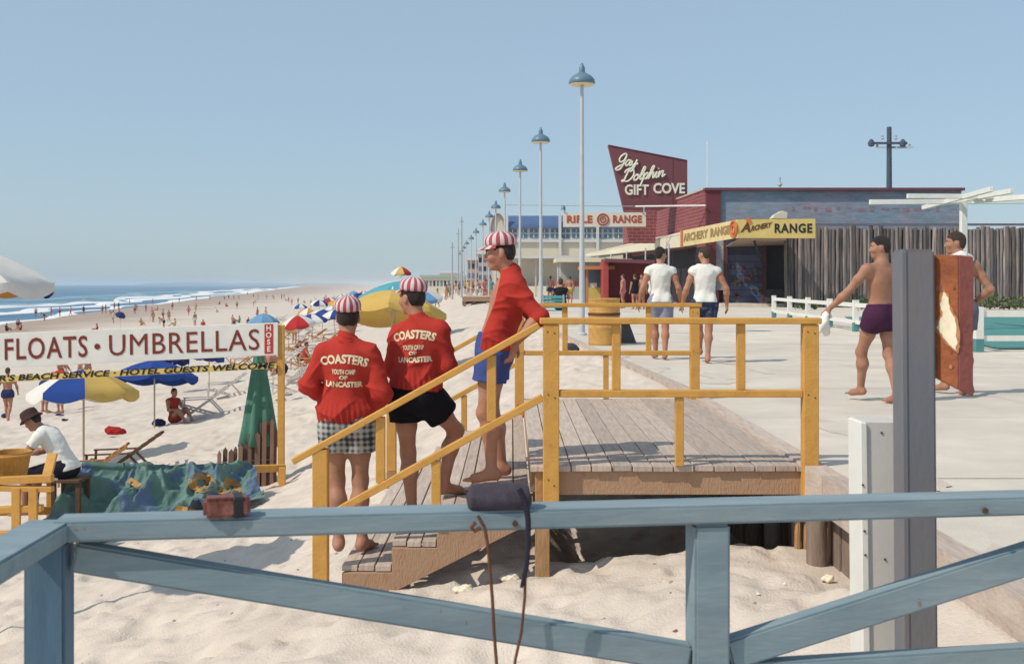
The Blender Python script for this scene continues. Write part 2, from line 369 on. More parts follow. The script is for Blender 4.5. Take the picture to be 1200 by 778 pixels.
def wave(off, y0, y1, w, h, seed, br, m):
    """a breaking crest running along the shore at distance 'off' seaward"""
    Y = np.geomspace(y0, y1, 220); nn = vnoise(np.log(Y)*9, 0*Y+seed, seed)
    X = xshore(Y)-off-(nn-0.5)*14*br
    ww = w*(0.25+1.1*vnoise(np.log(Y)*14, 0*Y+3, seed+5))*(0.6+Y/400); hh = h*(0.3+vnoise(np.log(Y)*20, 0*Y+1, seed+9))
    prof = [(-0.5,-0.15),(-0.25,0.55),(-0.05,1.0),(0.15,0.75),(0.5,0.25),(1.0,-0.1)]
    V = np.stack([np.stack([X+ww*a, Y, WATER+hh*c+0.01], -1) for a, c in prof], 1).reshape(-1,3); k = len(prof)
    i = np.arange(len(Y)*k).reshape(-1, k); F = np.stack([i[:-1,:-1], i[:-1,1:], i[1:,1:], i[1:,:-1]], -1).reshape(-1,4)
    return tag(rawmesh('breaking_wave', V, F, m), kind='structure')
wave(1, 60, 3000, 3.0, 0.12, 11, 0.6, M_foam); wave(15, 70, 1400, 3.2, 0.45, 23, 1.0, M_foam); wave(27, 130, 1500, 2.4, 0.5, 37, 1.3, M_foam)
wave(36, 200, 1500, 2.5, 0.7, 51, 1.5, M_swell); wave(62, 80, 900, 3.2, 0.5, 57, 1.4, M_swell)
# far headland on the horizon
M_head = mat('far_headland_green', (0.10,0.14,0.17), 1.0, 0.2, 0.004)
hb = MB()
for (xa, xb, h, Y) in ((150,260,11,7000),(258,330,9,7200),(326,420,7,7400)):
    n = 26; A = [PX(xa+(xb-xa)*i/n, Y) for i in range(n+1)]
    prof = [(x, WATER-2+ (h+6)*min(1, 3.5*min(i, n-i)/n)*(0.7+0.5*random.random())) for i, x in enumerate(A)]
    hb.prism([(A[0], Y, WATER-4)]+[(x, Y, z) for x, z in prof]+[(A[-1], Y, WATER-4)], (0, 700, 0))
tag(hb.build('far_headland', M_head), kind='structure')
# ---------------------------------------------------------------- boardwalk: slabs with joints
bw = thing('boardwalk', None, None, (0,0,0)); bw['kind'] = 'structure'
def xr(Y): return 40.0
Yj = [0.4, 3.9, 7.15, 10.4, 13.3]
y = 13.3
while y < 175: y += 3.3 if y < 60 else 11; Yj.append(y)
for i in range(len(Yj)-1):
    ya, yb = Yj[i]+0.012, Yj[i+1]-0.012
    xa, xb = float(xedge(np.array(ya)))+0.16, float(xedge(np.array(yb)))+0.16
    cols = [(0, 3.2), (3.212, 6.9), (6.912, 30)] if ya < 60 else [(0, 30)]
    for a, c in cols:
        z = random.uniform(-0.003, 0.002)
        MB().prism([(xa+a, ya, z), (xa+c, ya, z), (xb+c, yb, z), (xb+a, yb, z)], (0,0,-0.16)).build('slab', M_walk, bw)
for i in range(len(Yj)-1):
    ya, yb = Yj[i]+0.004, Yj[i+1]-0.004; xa, xb = float(xedge(np.array(ya))), float(xedge(np.array(yb)))
    MB().prism([(xa, ya, 0.012), (xa+0.15, ya, 0.012), (xb+0.15, yb, 0.012), (xb, yb, 0.012)], (0,0,-0.24)).build('edge_timber', M_plank, bw)
ub = MB(); 
for i in range(len(Yj)-1):
    ya, yb = Yj[i], Yj[i+1]; xa, xb = float(xedge(np.array(ya))), float(xedge(np.array(yb)))
    ub.prism([(xa+0.25, ya, -0.165), (xa+30, ya, -0.165), (xb+30, yb, -0.165), (xb+0.25, yb, -0.165)], (0,0,-1.3))
ub.build('sub_base', M_pile, bw)
for k, (yy, dx) in enumerate(((7.35,0.12),(7.9,0.16),(8.5,0.1),(9.3,0.14))):
    MB().lathe([(0.065,-1.1),(0.07,-0.3),(0.06,-0.245)], 9, (1.9+dx, yy, 0)).build('piling', M_pile, bw, smooth=True)
for k in range(30):   # splintered bulkhead boards by the deck
    MB().box(2.125+0.004*(k % 3), 2.165+0.004*(k % 3), 6.0+k*0.2, 6.17+k*0.2, -1.4, -0.23+random.uniform(-0.02,0.0)).build('bulkhead_board', M_pile, bw)
# ---------------------------------------------------------------- landing deck, its stairs, its railings
DY0, DY1, DX0, DX1 = 7.67, 12.15, 0.125, 2.10
deck = thing('landing_deck', 'grey planked wooden landing deck at the top of the beach stairs', 'deck', (DX0, DY0, 0))
n = 14; w = (DX1-DX0)/n
for i in range(n):
    x = DX0+i*w; j = random.uniform(-0.012, 0.012)
    MB().box(x+0.004, x+w-0.004, DY0-0.03+j, DY1+j, -0.04, random.uniform(-0.003, 0.002)).build('plank', M_plank, deck, bevel=0.003)
MB().box(DX0+0.145, DX1-0.01, DY0+0.002, DY0+0.045, -0.205, -0.042).build('front_beam', M_rawwood, deck, bevel=0.004)
MB().box(DX0+0.005, DX0+0.05, DY0+0.10, DY1-0.05, -0.205, -0.043).build('side_beam', M_rawwood, deck, bevel=0.004)
MB().box(DX1-0.055, DX1-0.012, DY0+0.05, DY1-0.05, -0.205, -0.043).build('side_beam', M_rawwood, deck, bevel=0.004)
for yy in (9.2, 10.7, 12.05): MB().box(DX0+0.06, DX1-0.06, yy, yy+0.04, -0.2, -0.044).build('joist', M_rawwood, deck)
for (x, yy) in ((DX0+0.035, DY0-0.012), (DX0+0.06, DY1-0.1), (DX0+0.06, 9.8)):
    MB().box(x, x+0.10, yy, yy+0.09, GZ(x, yy)-0.5, -0.044).build('support_post', M_rawpost, deck, bevel=0.004)
MB().box(DX1+0.004, DX1+0.055, DY0-0.02, DY0+0.07, -0.24, -0.01).build('support_post', M_rawpost, deck, bevel=0.004)
for (x, r) in ((2.0,0.022),(2.06,0.02),(2.13,0.026),(2.22,0.022)):
    MB().tube([(x, DY0+0.12, GZ(x,DY0)-0.3), (x+0.01, DY0+0.12, -0.21)], r, 8).build('piling', M_rawpost, deck)
# stairs
st = thing('beach_stairs', 'wide wooden beach stairs with grey plank treads and raw side boards', 'stairs', (-0.5, DY0, -1))
TR = [(-1.18,-0.83,-0.69), (-0.83,-0.52,-0.52), (-0.52,-0.215,-0.345), (-0.215,0.12,-0.17)]
for (xa, xb, z) in TR:
    ww = (xb-xa)/3
    for k in range(3):
        j = random.uniform(-0.015, 0.015)
        MB().box(xa+k*ww+0.005, xa+(k+1)*ww-0.005, DY0-0.015+j, DY1-0.05+j, z-0.04, z+random.uniform(-0.003,0.003)).build('tread_board', M_plank, st, bevel=0.003)
    MB().box(xb-0.034, xb-0.008, DY0+0.045, DY1-0.06, z-0.21, z-0.043).build('riser', M_rawwood, st)
for yy in (DY0+0.003, 9.1, 10.6, DY1-0.12):
    # cleats under each tread and the sloping stringer
    for (xa, xb, z) in TR: MB().box(xa+0.02, xb-0.04, yy, yy+0.04, z-0.175, z-0.043).build('cleat', M_rawwood, st)
    a = Vector((-1.18, yy-0.021, -0.84)); c = Vector((0.13, yy-0.021, -0.21)); 
    MB().prism([(x_, yy-0.04, z_) for x_, z_ in [(-1.17,-0.735),(-1.17,-0.9),(-0.98,-0.95),(0.118,-0.40),(0.118,-0.215),(-0.212,-0.215),(-0.212,-0.39),(-0.517,-0.39),(-0.517,-0.565),(-0.827,-0.565),(-0.827,-0.735)]], (0, 0.038, 0)).build('stringer', M_rawwood, st, bevel=0.003)
M_rnail = mat('rusty_nail', (0.12,0.06,0.03), 0.8)
def railing(name, label, Y, xl, xr_, posts, tops, mids, ball_up, ball_lo, group, bw_=0.045, th=0.085, cont=None):
    t = thing(name, label, 'railing', (xl, Y, 0), group)
    for (x, z0, z1, wd) in posts: MB().box(x-wd/2, x+wd/2, Y-0.045, Y+0.045, z0, z1).build('post', M_orange, t, bevel=0.005)
    nb_ = MB()
    for (x, z0, z1, wd) in posts:
        for dx, dz in ((-0.025,-0.05),(0.022,-0.06),(-0.02,-0.48),(0.025,-0.50),(-0.02,-1.06),(0.02,-1.10)): p = Vector((x+dx, Y-0.0455, z1+dz)); nb_.tube([p, p-Vector((0,0.003,0))], 0.0055, 7)
    tag(nb_.build('nail_heads', M_rnail, t), kind='stuff')
    for a, b in tops: MB().beam(a, b, 0.11, 0.042).build('top_rail', M_orange, t, bevel=0.006)
    for a, b in mids: MB().beam(a, b, 0.07, 0.05).build('mid_rail', M_orange, t, bevel=0.005)
    for (x, z0, z1) in ball_up+ball_lo: MB().box(x-0.029, x+0.029, Y-0.022, Y+0.022, z0, z1).build('baluster', M_orange, t, bevel=0.004)
    return t
for Y, lab in ((DY0-0.05, 'nearer orange deck railing, in front of the grey plank landing'), (DY1-0.06, 'farther orange deck railing across the back of the landing, before the yellow barrel')):
    railing('deck_railing', lab, Y, DX0, DX1, [(0.268, -0.26, 0.975, 0.11), (2.045, -0.26, 0.975, 0.105)] if Y < 9 else [(0.08, -0.2, 1.0, 0.1), (1.99, -0.05, 1.0, 0.1)],
      [((0.19, Y, 0.998), (2.115, Y, 0.998))] if Y < 9 else [((0.0, Y, 1.022), (2.06, Y, 1.022))],
      [((0.325, Y, 0.50), (1.99, Y, 0.50))] if Y < 9 else [((0.13, Y, 0.50), (1.94, Y, 0.50))],
      [(PX(722,Y), 0.526, 0.976), (PX(868,Y), 0.526, 0.976)] if Y < 9 else [(PX(662,Y), 0.526, 1.0), (PX(760,Y), 0.526, 1.0)],
      [(PX(796,Y), 0.004, 0.474)] if Y < 9 else [(PX(710,Y), 0.004, 0.474)], 'orange railings of the landing deck')
for Y, lab in ((DY0-0.05, 'nearer sloping orange stair handrail that the man in blue shorts rests on'), (DY1-0.06, 'farther sloping orange stair handrail behind the three men')):
    dz = 0.0 if Y < 9 else 0.02
    xa = PX(344, 7.62); sl = 0.553; zt = lambda x: 0.985+dz-(0.215-x)*sl; zm = lambda x: 0.475-(0.21-x)*0.553
    xp = PX(376, 7.62)
    t = thing('stair_handrail', lab, 'handrail', (xp, Y, 0), 'sloping handrails of the beach stairs')
    MB().beam((xa, Y, zt(xa)), (0.186 if Y < 9 else 0.02, Y, zt(0.186 if Y < 9 else 0.02)), 0.10, 0.045).build('hand_rail', M_orange, t, bevel=0.006)
    MB().beam((xp+0.055, Y, zm(xp+0.055)), (0.21 if Y < 9 else 0.03, Y, zm(0.21 if Y < 9 else 0.03)), 0.06, 0.05).build('mid_rail', M_orange, t, bevel=0.005)
    MB().box(xp-0.052, xp+0.052, Y-0.045, Y+0.045, -0.78, zt(xp)-0.02).build('post', M_orange, t, bevel=0.005)
    MB().box(xp-0.052, xp+0.052, Y-0.045, Y+0.045, GZ(xp,Y)-0.6, -0.782).build('post_foot', M_rawpost, t, bevel=0.004)
    for xx in (PX(446,7.62), PX(576,7.62)): MB().box(xx-0.032, xx+0.032, Y-0.02, Y+0.02, zm(xx)+0.028, zt(xx)-0.026).build('baluster', M_orange, t, bevel=0.004)
    xx = PX(511, 7.62); MB().box(xx-0.032, xx+0.032, Y-0.02, Y+0.02, -0.40, zm(xx)-0.03).build('baluster', M_orange, t, bevel=0.004)
dr = MB()      # thin drifts of blown sand on the slabs along the edge
for i in range(16):
    yy = random.uniform(4.2, 26); e0 = float(xedge(np.array(yy)))+0.16; cx_ = e0+abs(random.gauss(0,0.9)); L0 = random.uniform(0.25,1.1); w0 = random.uniform(0.08,0.35); n_ = 14; vs = [(cx_, yy, 0.006+0.012*w0)]
    for k in range(n_): a = 2*PI*k/n_; r_ = random.uniform(0.6,1.15); vs.append((max(cx_+w0*r_*math.cos(a), e0-0.13), yy+L0*r_*math.sin(a), 0.0045))
    dr.add(vs, [(0, 1+k, 1+(k+1)%n_) for k in range(n_)])
tag(dr.build('sand_drift', M_sand), kind='stuff')
# ---------------------------------------------------------------- near blue rail
def rl(x): return 2.53+0.128*(x+0.97)          # depth of the rail line at a given x
fr = thing('blue_railing', 'blue painted timber railing with diagonal braces across the foreground', 'railing', (-1.2, 2.5, 0))
RZ = EYE-0.53
d = Vector((1, 0.128, 0)).normalized(); nrm = Vector((-d.y, d.x, 0))
def rp(px, dz=0.0, off=0.0):
    k = (px-600)/FPX; x = k*(2.53+0.128*0.97)/(1-0.128*k); return Vector((x, rl(x), RZ+dz))+nrm*off
MB().beam(rp(66, -0.024), rp(1290, -0.024), 0.105, 0.046).build('top_rail', M_blue, fr, bevel=0.006, seg=2)
pL = rp(57, 0, 0.0)
MB().beam(rp(61, -0.026), rp(61, -0.026)+Vector((0.05,-1.6,0)), 0.105, 0.046).build('top_rail', M_blue, fr, bevel=0.006, seg=2)
M_blued = mat('rail_blue_darker', (0.085,0.155,0.225), 0.72, 0.16, 5, 0.12, 30, stretch=(2,2,0.35), col2=(0.14,0.20,0.25), c2amt=0.3, c2scale=4, spec=0.2)  # darker blue, used on the left end post alone
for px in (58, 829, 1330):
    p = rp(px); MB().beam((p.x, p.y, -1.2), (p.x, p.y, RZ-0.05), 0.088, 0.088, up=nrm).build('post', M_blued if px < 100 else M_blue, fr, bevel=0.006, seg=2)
zb = EYE-(792-333)*2.66/FPX-RZ
MB().beam(rp(89, -0.088), rp(806, zb+0.03), 0.05, 0.066, up=(0,0,1)).build('brace', M_blue, fr, bevel=0.006, seg=2)
MB().beam(rp(852, zb+0.035), rp(1310, -0.10), 0.05, 0.075, up=(0,0,1)).build('brace', M_blue, fr, bevel=0.006, seg=2)
MB().beam(rp(852, zb-0.03), rp(1310, zb-0.015), 0.05, 0.085, up=(0,0,1)).build('bottom_rail', M_blue, fr, bevel=0.006, seg=2)
M_bolt = mat('rusty_bolt', (0.10,0.05,0.03), 0.7)
for px, dz in ((66,-0.045), (600,-0.03), (1140,-0.03)):
    p = rp(px, dz, -0.055); MB().tube([p, p-nrm*0.006], 0.007, 10).build('bolt', M_bolt, fr)
# brown metal case and dark padded roll with hanging cords on the top rail
M_brown = mat('worn_brown_leather', (0.17,0.05,0.035), 0.55, 0.3, 25, 0.3, 80, col2=(0.30,0.12,0.10), c2amt=0.4, c2scale=20)
c = rp(268, 0.001, -0.035); cx = Vector((0.96,0.28,0)).normalized()
case = thing('small_case', 'small worn reddish brown case lying on the blue top rail', 'case', c)
MB().beam(c-cx*0.052+Vector((0,0,0.023)), c+cx*0.052+Vector((0,0,0.023)), 0.06, 0.045).build('case_body', M_brown, case, bevel=0.008, seg=2)
MB().beam(c+cx*0.012+Vector((0,0,0.023)), c+cx*0.038+Vector((0,0,0.023)), 0.064, 0.048).build('strap', M_black, case, bevel=0.004)
M_roll = mat('dark_grey_canvas', (0.060,0.050,0.066), 0.9, 0.2, 40, 0.3, 200)
c = rp(586, -0.004, -0.022)
rollt = thing('padded_roll', 'dark grey canvas roll tied over the middle of the blue rail with hanging cords', 'roll', c)
V, F = solid([capc(c+Vector((-0.072,-0.008,0.03)), c+Vector((0.062,0.010,0.03)), 0.032, 0.032, 0.02), ell(c+Vector((-0.005,0,0.024)), (0.072,0.038,0.022), k=0.03)], 0.004,
   lambda D,X,Y,Z: np.maximum(D+0.0005*np.sin(X*210+Z*60)+0.0006*np.sin(Z*160+Y*160+X*20), -(Z-c.z)+0.004))
rawmesh('canvas_roll', V-np.array(c), F, M_roll, rollt)
M_cord = mat('brown_cord', (0.13,0.055,0.03), 0.8, 0.3, 60); M_strap = mat('black_strap', (0.018,0.016,0.03), 0.6)
def cordpts(lst, Y): return [P(x, y, Y) for x, y in lst]
q = c.y-0.066
MB().tube(cordpts([(560,604),(568,618),(572,640),(574,665),(577,700),(579,740),(583,790)], q), 0.0040, 7).build('cord', M_cord, rollt, smooth=True)
MB().tube(cordpts([(557,612),(552,618),(556,622),(563,618)], q), 0.005, 7).build('knot', M_cord, rollt, smooth=True)
MB().tube(cordpts([(608,572),(616,588),(619,610),(619,640),(617,664),(611,688)], q), [0.007,0.0075,0.007,0.006,0.006,0.004], 8).build('strap', M_strap, rollt, smooth=True)
MB().tube(cordpts([(616,668),(615,700),(611,740),(604,772),(602,790)], q+0.004), 0.0035, 7).build('cord', M_cord, rollt, smooth=True)
# grey steel post with rusty sign plate, white post
M_steel = mat('weathered_grey_post', (0.165,0.168,0.188), 0.6, 0.10, 5, 0.08, 70, stretch=(1,1,0.4), col2=(0.20,0.17,0.16), c2amt=0.4, c2scale=4, spec=0.3)
M_rust = mat('rusty_sign_back', (0.34,0.11,0.04), 0.8, 0.35, 9, 0.3, 60, col2=(0.20,0.06,0.05), c2amt=0.42, c2scale=6)
M_rust2 = mat('brown_oxide_strip', (0.27,0.085,0.07), 0.7, 0.25, 9, 0.2, 60)
M_peel = mat('peeled_white', (0.82,0.72,0.52), 0.7, 0.2, 30)
Y = 3.14
gp = thing('signpost', 'tall grey square post carrying a rusty orange sign plate, right foreground', 'signpost', (PX(1080,Y), Y, 0))
MB().prism([P(1057,292,Y)+Vector((0,0,0)), P(1096,292,Y), P(1103,780,Y)+Vector((0,0,-0.9)), P(1063,780,Y)+Vector((0,0,-0.9))], (0,0.09,0)).build('post', M_steel, gp, bevel=0.007, seg=2)
MB().prism([P(1056,293,Y)+Vector((0,-0.004,-.002)), P(1062,293,Y)+Vector((0,-0.004,-.002)), P(1069,780,Y)+Vector((0,-0.004,-0.9)), P(1062,780,Y)+Vector((0,-0.004,-0.9))], (0,0.02,0)).build('edge_strip', M_steel, gp, bevel=0.002)
a, bb = Vector((PX(1098,Y), Y+0.03, 0)), Vector((PX(1120,Y), Y-0.02, 0)); e = Vector((PX(1138,Y), Y-0.015, 0))
def plate(a, c, za, zb, zc, zd, m, nm, dy=0.012):
    return MB().prism([(a.x,a.y,za),(c.x,c.y,zb),(c.x,c.y,zc),(a.x,a.y,zd)], (0.0,dy,0)).build(nm, m, gp, bevel=0.002)
plate(a, bb, PZ(298,Y), PZ(299,Y), PZ(456,Y), PZ(442,Y), M_rust, 'sign_plate')
plate(bb+Vector((0.001,0,0)), e, PZ(299,Y), PZ(301,Y), PZ(464,Y), PZ(456,Y), M_rust2, 'sign_plate')
def onplate(px, py):
    k = (px-1098)/22.0; return Vector((PX(px,Y), Y+0.03-0.05*k-0.0035, PZ(py,Y)))
core = [(1107,342),(1111,350),(1112,362),(1117,375),(1118,400),(1117,410),(1111,404),(1105,392),(1101,384),(1103,376),(1106,370),(1104,356)]
def flake(pts, m, d, jit, dens=4):
    out = []
    for i in range(len(pts)):
        (x0,y0),(x1,y1) = pts[i], pts[(i+1)%len(pts)]
        for k in range(dens): t = k/dens; out.append((x0+(x1-x0)*t+random.uniform(-jit,jit), y0+(y1-y0)*t+random.uniform(-jit,jit)))
    MB().prism([onplate(*q)+Vector((0,-d,0)) for q in out], (0,0.0015,0)).build('peeled_patch', m, gp)
M_peel2 = mat('half_peeled_tan', (0.46,0.20,0.09), 0.75, 0.3, 40)
cxp, cyp = 1110, 380
flake([(cxp+(x-cxp)*1.35, cyp+(y-cyp)*1.12) for x, y in core], M_peel2, 0.0, 0.9); flake(core, M_peel, 0.002, 0.7)
for i in range(7):
    x = random.uniform(1101,1117); y = random.uniform(312,440); r = random.uniform(0.8,2.2); flake([(x+r*math.cos(a), y+1.8*r*math.sin(a)) for a in (0,1.2,2.4,3.7,5)], random.choice([M_peel2, M_rust2]), 0.0, 0.4, 2)
Y = 3.32
wp = thing('bollard_post', 'short white painted timber post just left of the tall grey signpost', 'post', (PX(1030,Y), Y, 0))
MB().prism([P(1009,493,Y), P(1056,494,Y), P(1064,790,Y)+Vector((0,0,-0.9)), P(1018,790,Y)+Vector((0,0,-0.9))], (0,0.11,0)).build('post', mat('chalky_white', (0.60,0.57,0.53),0.8,0.08,6,0.05,80), wp, bevel=0.004)
MB().prism([P(1007,494,Y)+Vector((0,-0.01,0.0)), P(1015,495,Y)+Vector((0,-0.01,0.0)), P(1024,790,Y)+Vector((0,-0.01,-0.9)), P(1014,790,Y)+Vector((0,-0.01,-0.9))], (0,0.124,0)).build('lit_side', M_white, wp, bevel=0.003)  # post's sunlit left side, its brightness put into a whiter strip
for (x, y) in ((1011,568),(1013,622),(1014,650),(1015,697)):
    p = P(x, y, Y-0.0105); MB().tube([p, p-Vector((0,0.003,0))], 0.0035, 8).build('nail', M_bolt, wp)
for (x, y) in ((1033,507),(1037,655)):
    p = P(x, y, Y-0.0005); MB().tube([p, p-Vector((0,0.003,0))], 0.0035, 8).build('nail', M_bolt, wp)
# ---------------------------------------------------------------- people
M_skin = mat('tanned_skin', (0.40,0.205,0.13), 0.6, 0.16, 9, 0.2, 90, col2=(0.34,0.16,0.10), c2amt=0.4, c2scale=4, sub=0.06, spec=0.3)
M_skin2 = mat('sunburnt_skin', (0.44,0.225,0.145), 0.6, 0.16, 9, 0.2, 90, col2=(0.42,0.17,0.10), c2amt=0.45, c2scale=4, sub=0.06, spec=0.3)
M_hair = mat('dark_hair', (0.026,0.018,0.015), 0.6, 0.4, 40, 0.9, 220, stretch=(1,1,0.4), spec=0.4)
M_hairb = mat('brown_hair', (0.06,0.036,0.022), 0.65, 0.4, 40, 0.9, 220, stretch=(1,1,0.4), spec=0.4)
M_jack = mat('red_jacket_cloth', (0.47,0.045,0.032), 0.9, 0.14, 14, 0.4, 120, spec=0.12, col2=(0.40,0.035,0.028), c2amt=0.4, c2scale=7)
M_rib = mat('red_rib_knit', (0.38,0.030,0.025), 0.95, 0.15, 60, 0.4, 300)
M_band = mat('pinkish_rib_band', (0.36,0.13,0.13), 0.9, 0.15, 60, 0.3, 200)
M_tee = mat('white_cotton', (0.78,0.76,0.70), 0.9, 0.05, 8, 0.2, 200, spec=0.1)
M_eyew = mat('eye_white', (0.7,0.68,0.64), 0.3, 0.02); M_eyed = mat('eye_dark', (0.03,0.02,0.015), 0.2, 0.02)
M_capw = mat('cap_white', (0.66,0.55,0.53), 0.85, 0.06, 30, 0.2, 200); M_capr = mat('cap_red', (0.38,0.075,0.095), 0.85, 0.1, 30, 0.2, 200)
def cloth(nm, c, v=0.12): return mat(nm, c, 0.9, v, 12, 0.25, 220, spec=0.12)
A3 = lambda *v: np.array(v, float)
BASEJ = dict(pel=A3(0,0,0.95), wai=A3(0,0.005,1.10), che=A3(0,-0.005,1.30), nek=A3(0,-0.025,1.485), hed=A3(0,0.015,1.665),
  shL=A3(-0.182,-0.015,1.405), shR=A3(0.182,-0.015,1.405), elL=A3(-0.245,-0.04,1.14), elR=A3(0.245,-0.04,1.14), wrL=A3(-0.26,0.045,0.90), wrR=A3(0.26,0.045,0.90),
  hiL=A3(-0.092,0,0.93), hiR=A3(0.092,0,0.93), knL=A3(-0.10,0.02,0.51), knR=A3(0.10,0.02,0.51), anL=A3(-0.105,-0.03,0.085), anR=A3(0.105,-0.03,0.085),
  toL=A3(-0.125,0.15,0.025), toR=A3(0.125,0.15,0.025), face=A3(0,1,0), up=A3(0,0,1), fiL=None, fiR=None, fat=1.0)
def pose(H=1.78, **kw):
    J = {k: (v.copy() if isinstance(v, np.ndarray) else v) for k, v in BASEJ.items()}
    s = H/1.78
    for k in J:
        if isinstance(J[k], np.ndarray) and k not in ('face','up'): J[k] = J[k]*s
    for k, v in kw.items(): J[k] = np.array(v, float) if isinstance(v, (tuple,list)) else v
    J['s'] = s; return J
def unit(v): v = np.array(v, float); return v/np.linalg.norm(v)
def frames(J):
    sx = unit(J['shR']-J['shL']); hx = unit(J['hiR']-J['hiL'])
    return basis(J['nek']-J['che'], sx), basis(J['che']-J['wai'], sx+hx), basis(J['wai']-J['pel'], hx)
def headf(J):
    f = unit(J['face']); u = unit(J['up']-f*(J['up']@f)); return np.array([np.cross(f, u), f, u])
def torso(J, g=0.0):
    s = J['s']*J['fat']; fc, fw, fp = frames(J); k = 0.09
    return [ell(J['che']+fc[2]*0.02, A3(0.158,0.118,0.185)*s+g, fc, k), ell(J['wai'], A3(0.137,0.098,0.16)*s+g, fw, k), ell(J['pel']-fp[2]*0.01, A3(0.163,0.115,0.125)*s+g, fp, k),
      cone(J['shL']*0.9+J['nek']*0.1-fc[2]*0.01, J['shR']*0.9+J['nek']*0.1-fc[2]*0.01, 0.052*s+g*0.75, 0.052*s+g*0.75, 0.06),
      cone(J['nek']-fc[2]*0.01, J['shL']+fc[2]*0.004, 0.048*s+g*0.8, 0.044*s+g*0.8, 0.04), cone(J['nek']-fc[2]*0.01, J['shR']+fc[2]*0.004, 0.048*s+g*0.8, 0.044*s+g*0.8, 0.04)]
def glutes(J, g=0.0):
    fp = frames(J)[2]; s = J['s']*J['fat']
    return [ell(J['pel']+fp[0]*sg*0.075*s-fp[1]*0.055-fp[2]*0.035, A3(0.088,0.085,0.10)*s+g, fp, 0.05) for sg in (-1,1)]
def limbs(J, fine=True):
    s = J['s']; p = []
    for S_ in 'LR':
        sh, el, wr = J['sh'+S_], J['el'+S_], J['wr'+S_]
        m = sh*0.55+el*0.45; f1 = el*0.72+wr*0.28
        p += [cone(sh, m, 0.056*s, 0.050*s, 0.05), cone(m, el, 0.049*s, 0.039*s, 0.03), cone(el, f1, 0.040*s, 0.044*s, 0.03), cone(f1, wr, 0.043*s, 0.026*s, 0.03)]
        hi, kn, an, to = J['hi'+S_], J['kn'+S_], J['an'+S_], J['to'+S_]
        fwd = to-an; fwd[2] *= 0.3; fwd = unit(fwd); cm = kn*0.68+an*0.32-fwd*0.018
        p += [cone(hi, hi*0.5+kn*0.5, 0.092*s, 0.073*s, 0.06), cone(hi*0.5+kn*0.5, kn, 0.073*s, 0.054*s, 0.04), cone(kn, cm, 0.052*s, 0.058*s, 0.04), cone(cm, an, 0.056*s, 0.035*s, 0.05),
              ell(kn+fwd*0.02, (0.04,0.04,0.045), k=0.03)]
        heel = an-fwd*0.035; heel[2] = max(to[2], 0)+0.032 if abs(an[2]-to[2]) < 0.12 else an[2]-0.05
        ball = to*0.75+an*0.25; ball[2] = to[2]+0.008
        p += [cone(an, heel, 0.036*s, 0.032*s, 0.03), cone(an-A3(0,0,0.015), ball, 0.034*s, 0.026*s, 0.035), cone(heel, ball, 0.030*s, 0.030*s, 0.03)]
        side = unit(np.cross(fwd, A3(0,0,1)))
        for q in range(5):
            o = (q-2)*0.018*s; ln = 0.03 if q != 2 else 0.034
            p.append(cone(to-fwd*0.02+side*o, to+fwd*(ln-0.007*abs(q-2))+side*o, 0.012*s, 0.010*s, 0.010))
        # hand: palm, four fingers and a thumb
        d = unit(J['fi'+S_]) if J['fi'+S_] is not None else unit(wr-el)
        sx = (1 if S_ == 'R' else -1); ref = J.get('pn'+S_); ref = A3(-sx,0,0) if ref is None else np.array(ref, float)
        pn = ref-d*(ref@d); pn = unit(pn); ac = np.cross(d, pn)*(-sx)     # palm normal; 'ac' points to the thumb side
        if J.get('th'+S_): ac = -ac
        a0 = wr+d*0.02; palm = wr+d*0.085*s
        for o in (-0.026, -0.009, 0.009, 0.026): p.append(cone(a0+ac*o*0.6, palm+ac*o, 0.016*s, 0.014*s, 0.02))
        if fine:
            for o, ln in ((-0.029,0.058),(-0.010,0.072),(0.010,0.078),(0.029,0.068)):
                b0 = palm+ac*o; cu = J.get('cu'+S_, 0.5); b1 = b0+unit(d+pn*cu*0.5)*ln*0.5*s; b2 = b1+unit(d+pn*cu*1.7)*ln*0.5*s
                p += [cone(b0, b1, 0.0105*s, 0.0095*s, 0.008), cone(b1, b2, 0.0095*s, 0.0075*s, 0.006)]
            t0 = wr+d*0.03+ac*0.026; t1 = t0+unit(d*0.7+ac*0.65+pn*0.25)*0.042*s; t2 = t1+unit(d+pn*0.5+ac*0.15)*0.032*s
            p += [cone(t0, t1, 0.015*s, 0.012*s, 0.015), cone(t1, t2, 0.0115*s, 0.009*s, 0.008)]
        else:
            p.append(cone(palm, palm+unit(d+pn*0.3)*0.07, 0.026, 0.015, 0.02)); p.append(cone(wr+d*0.03+ac*0.02, wr+d*0.08+ac*0.05, 0.014, 0.010, 0.012))
    return p
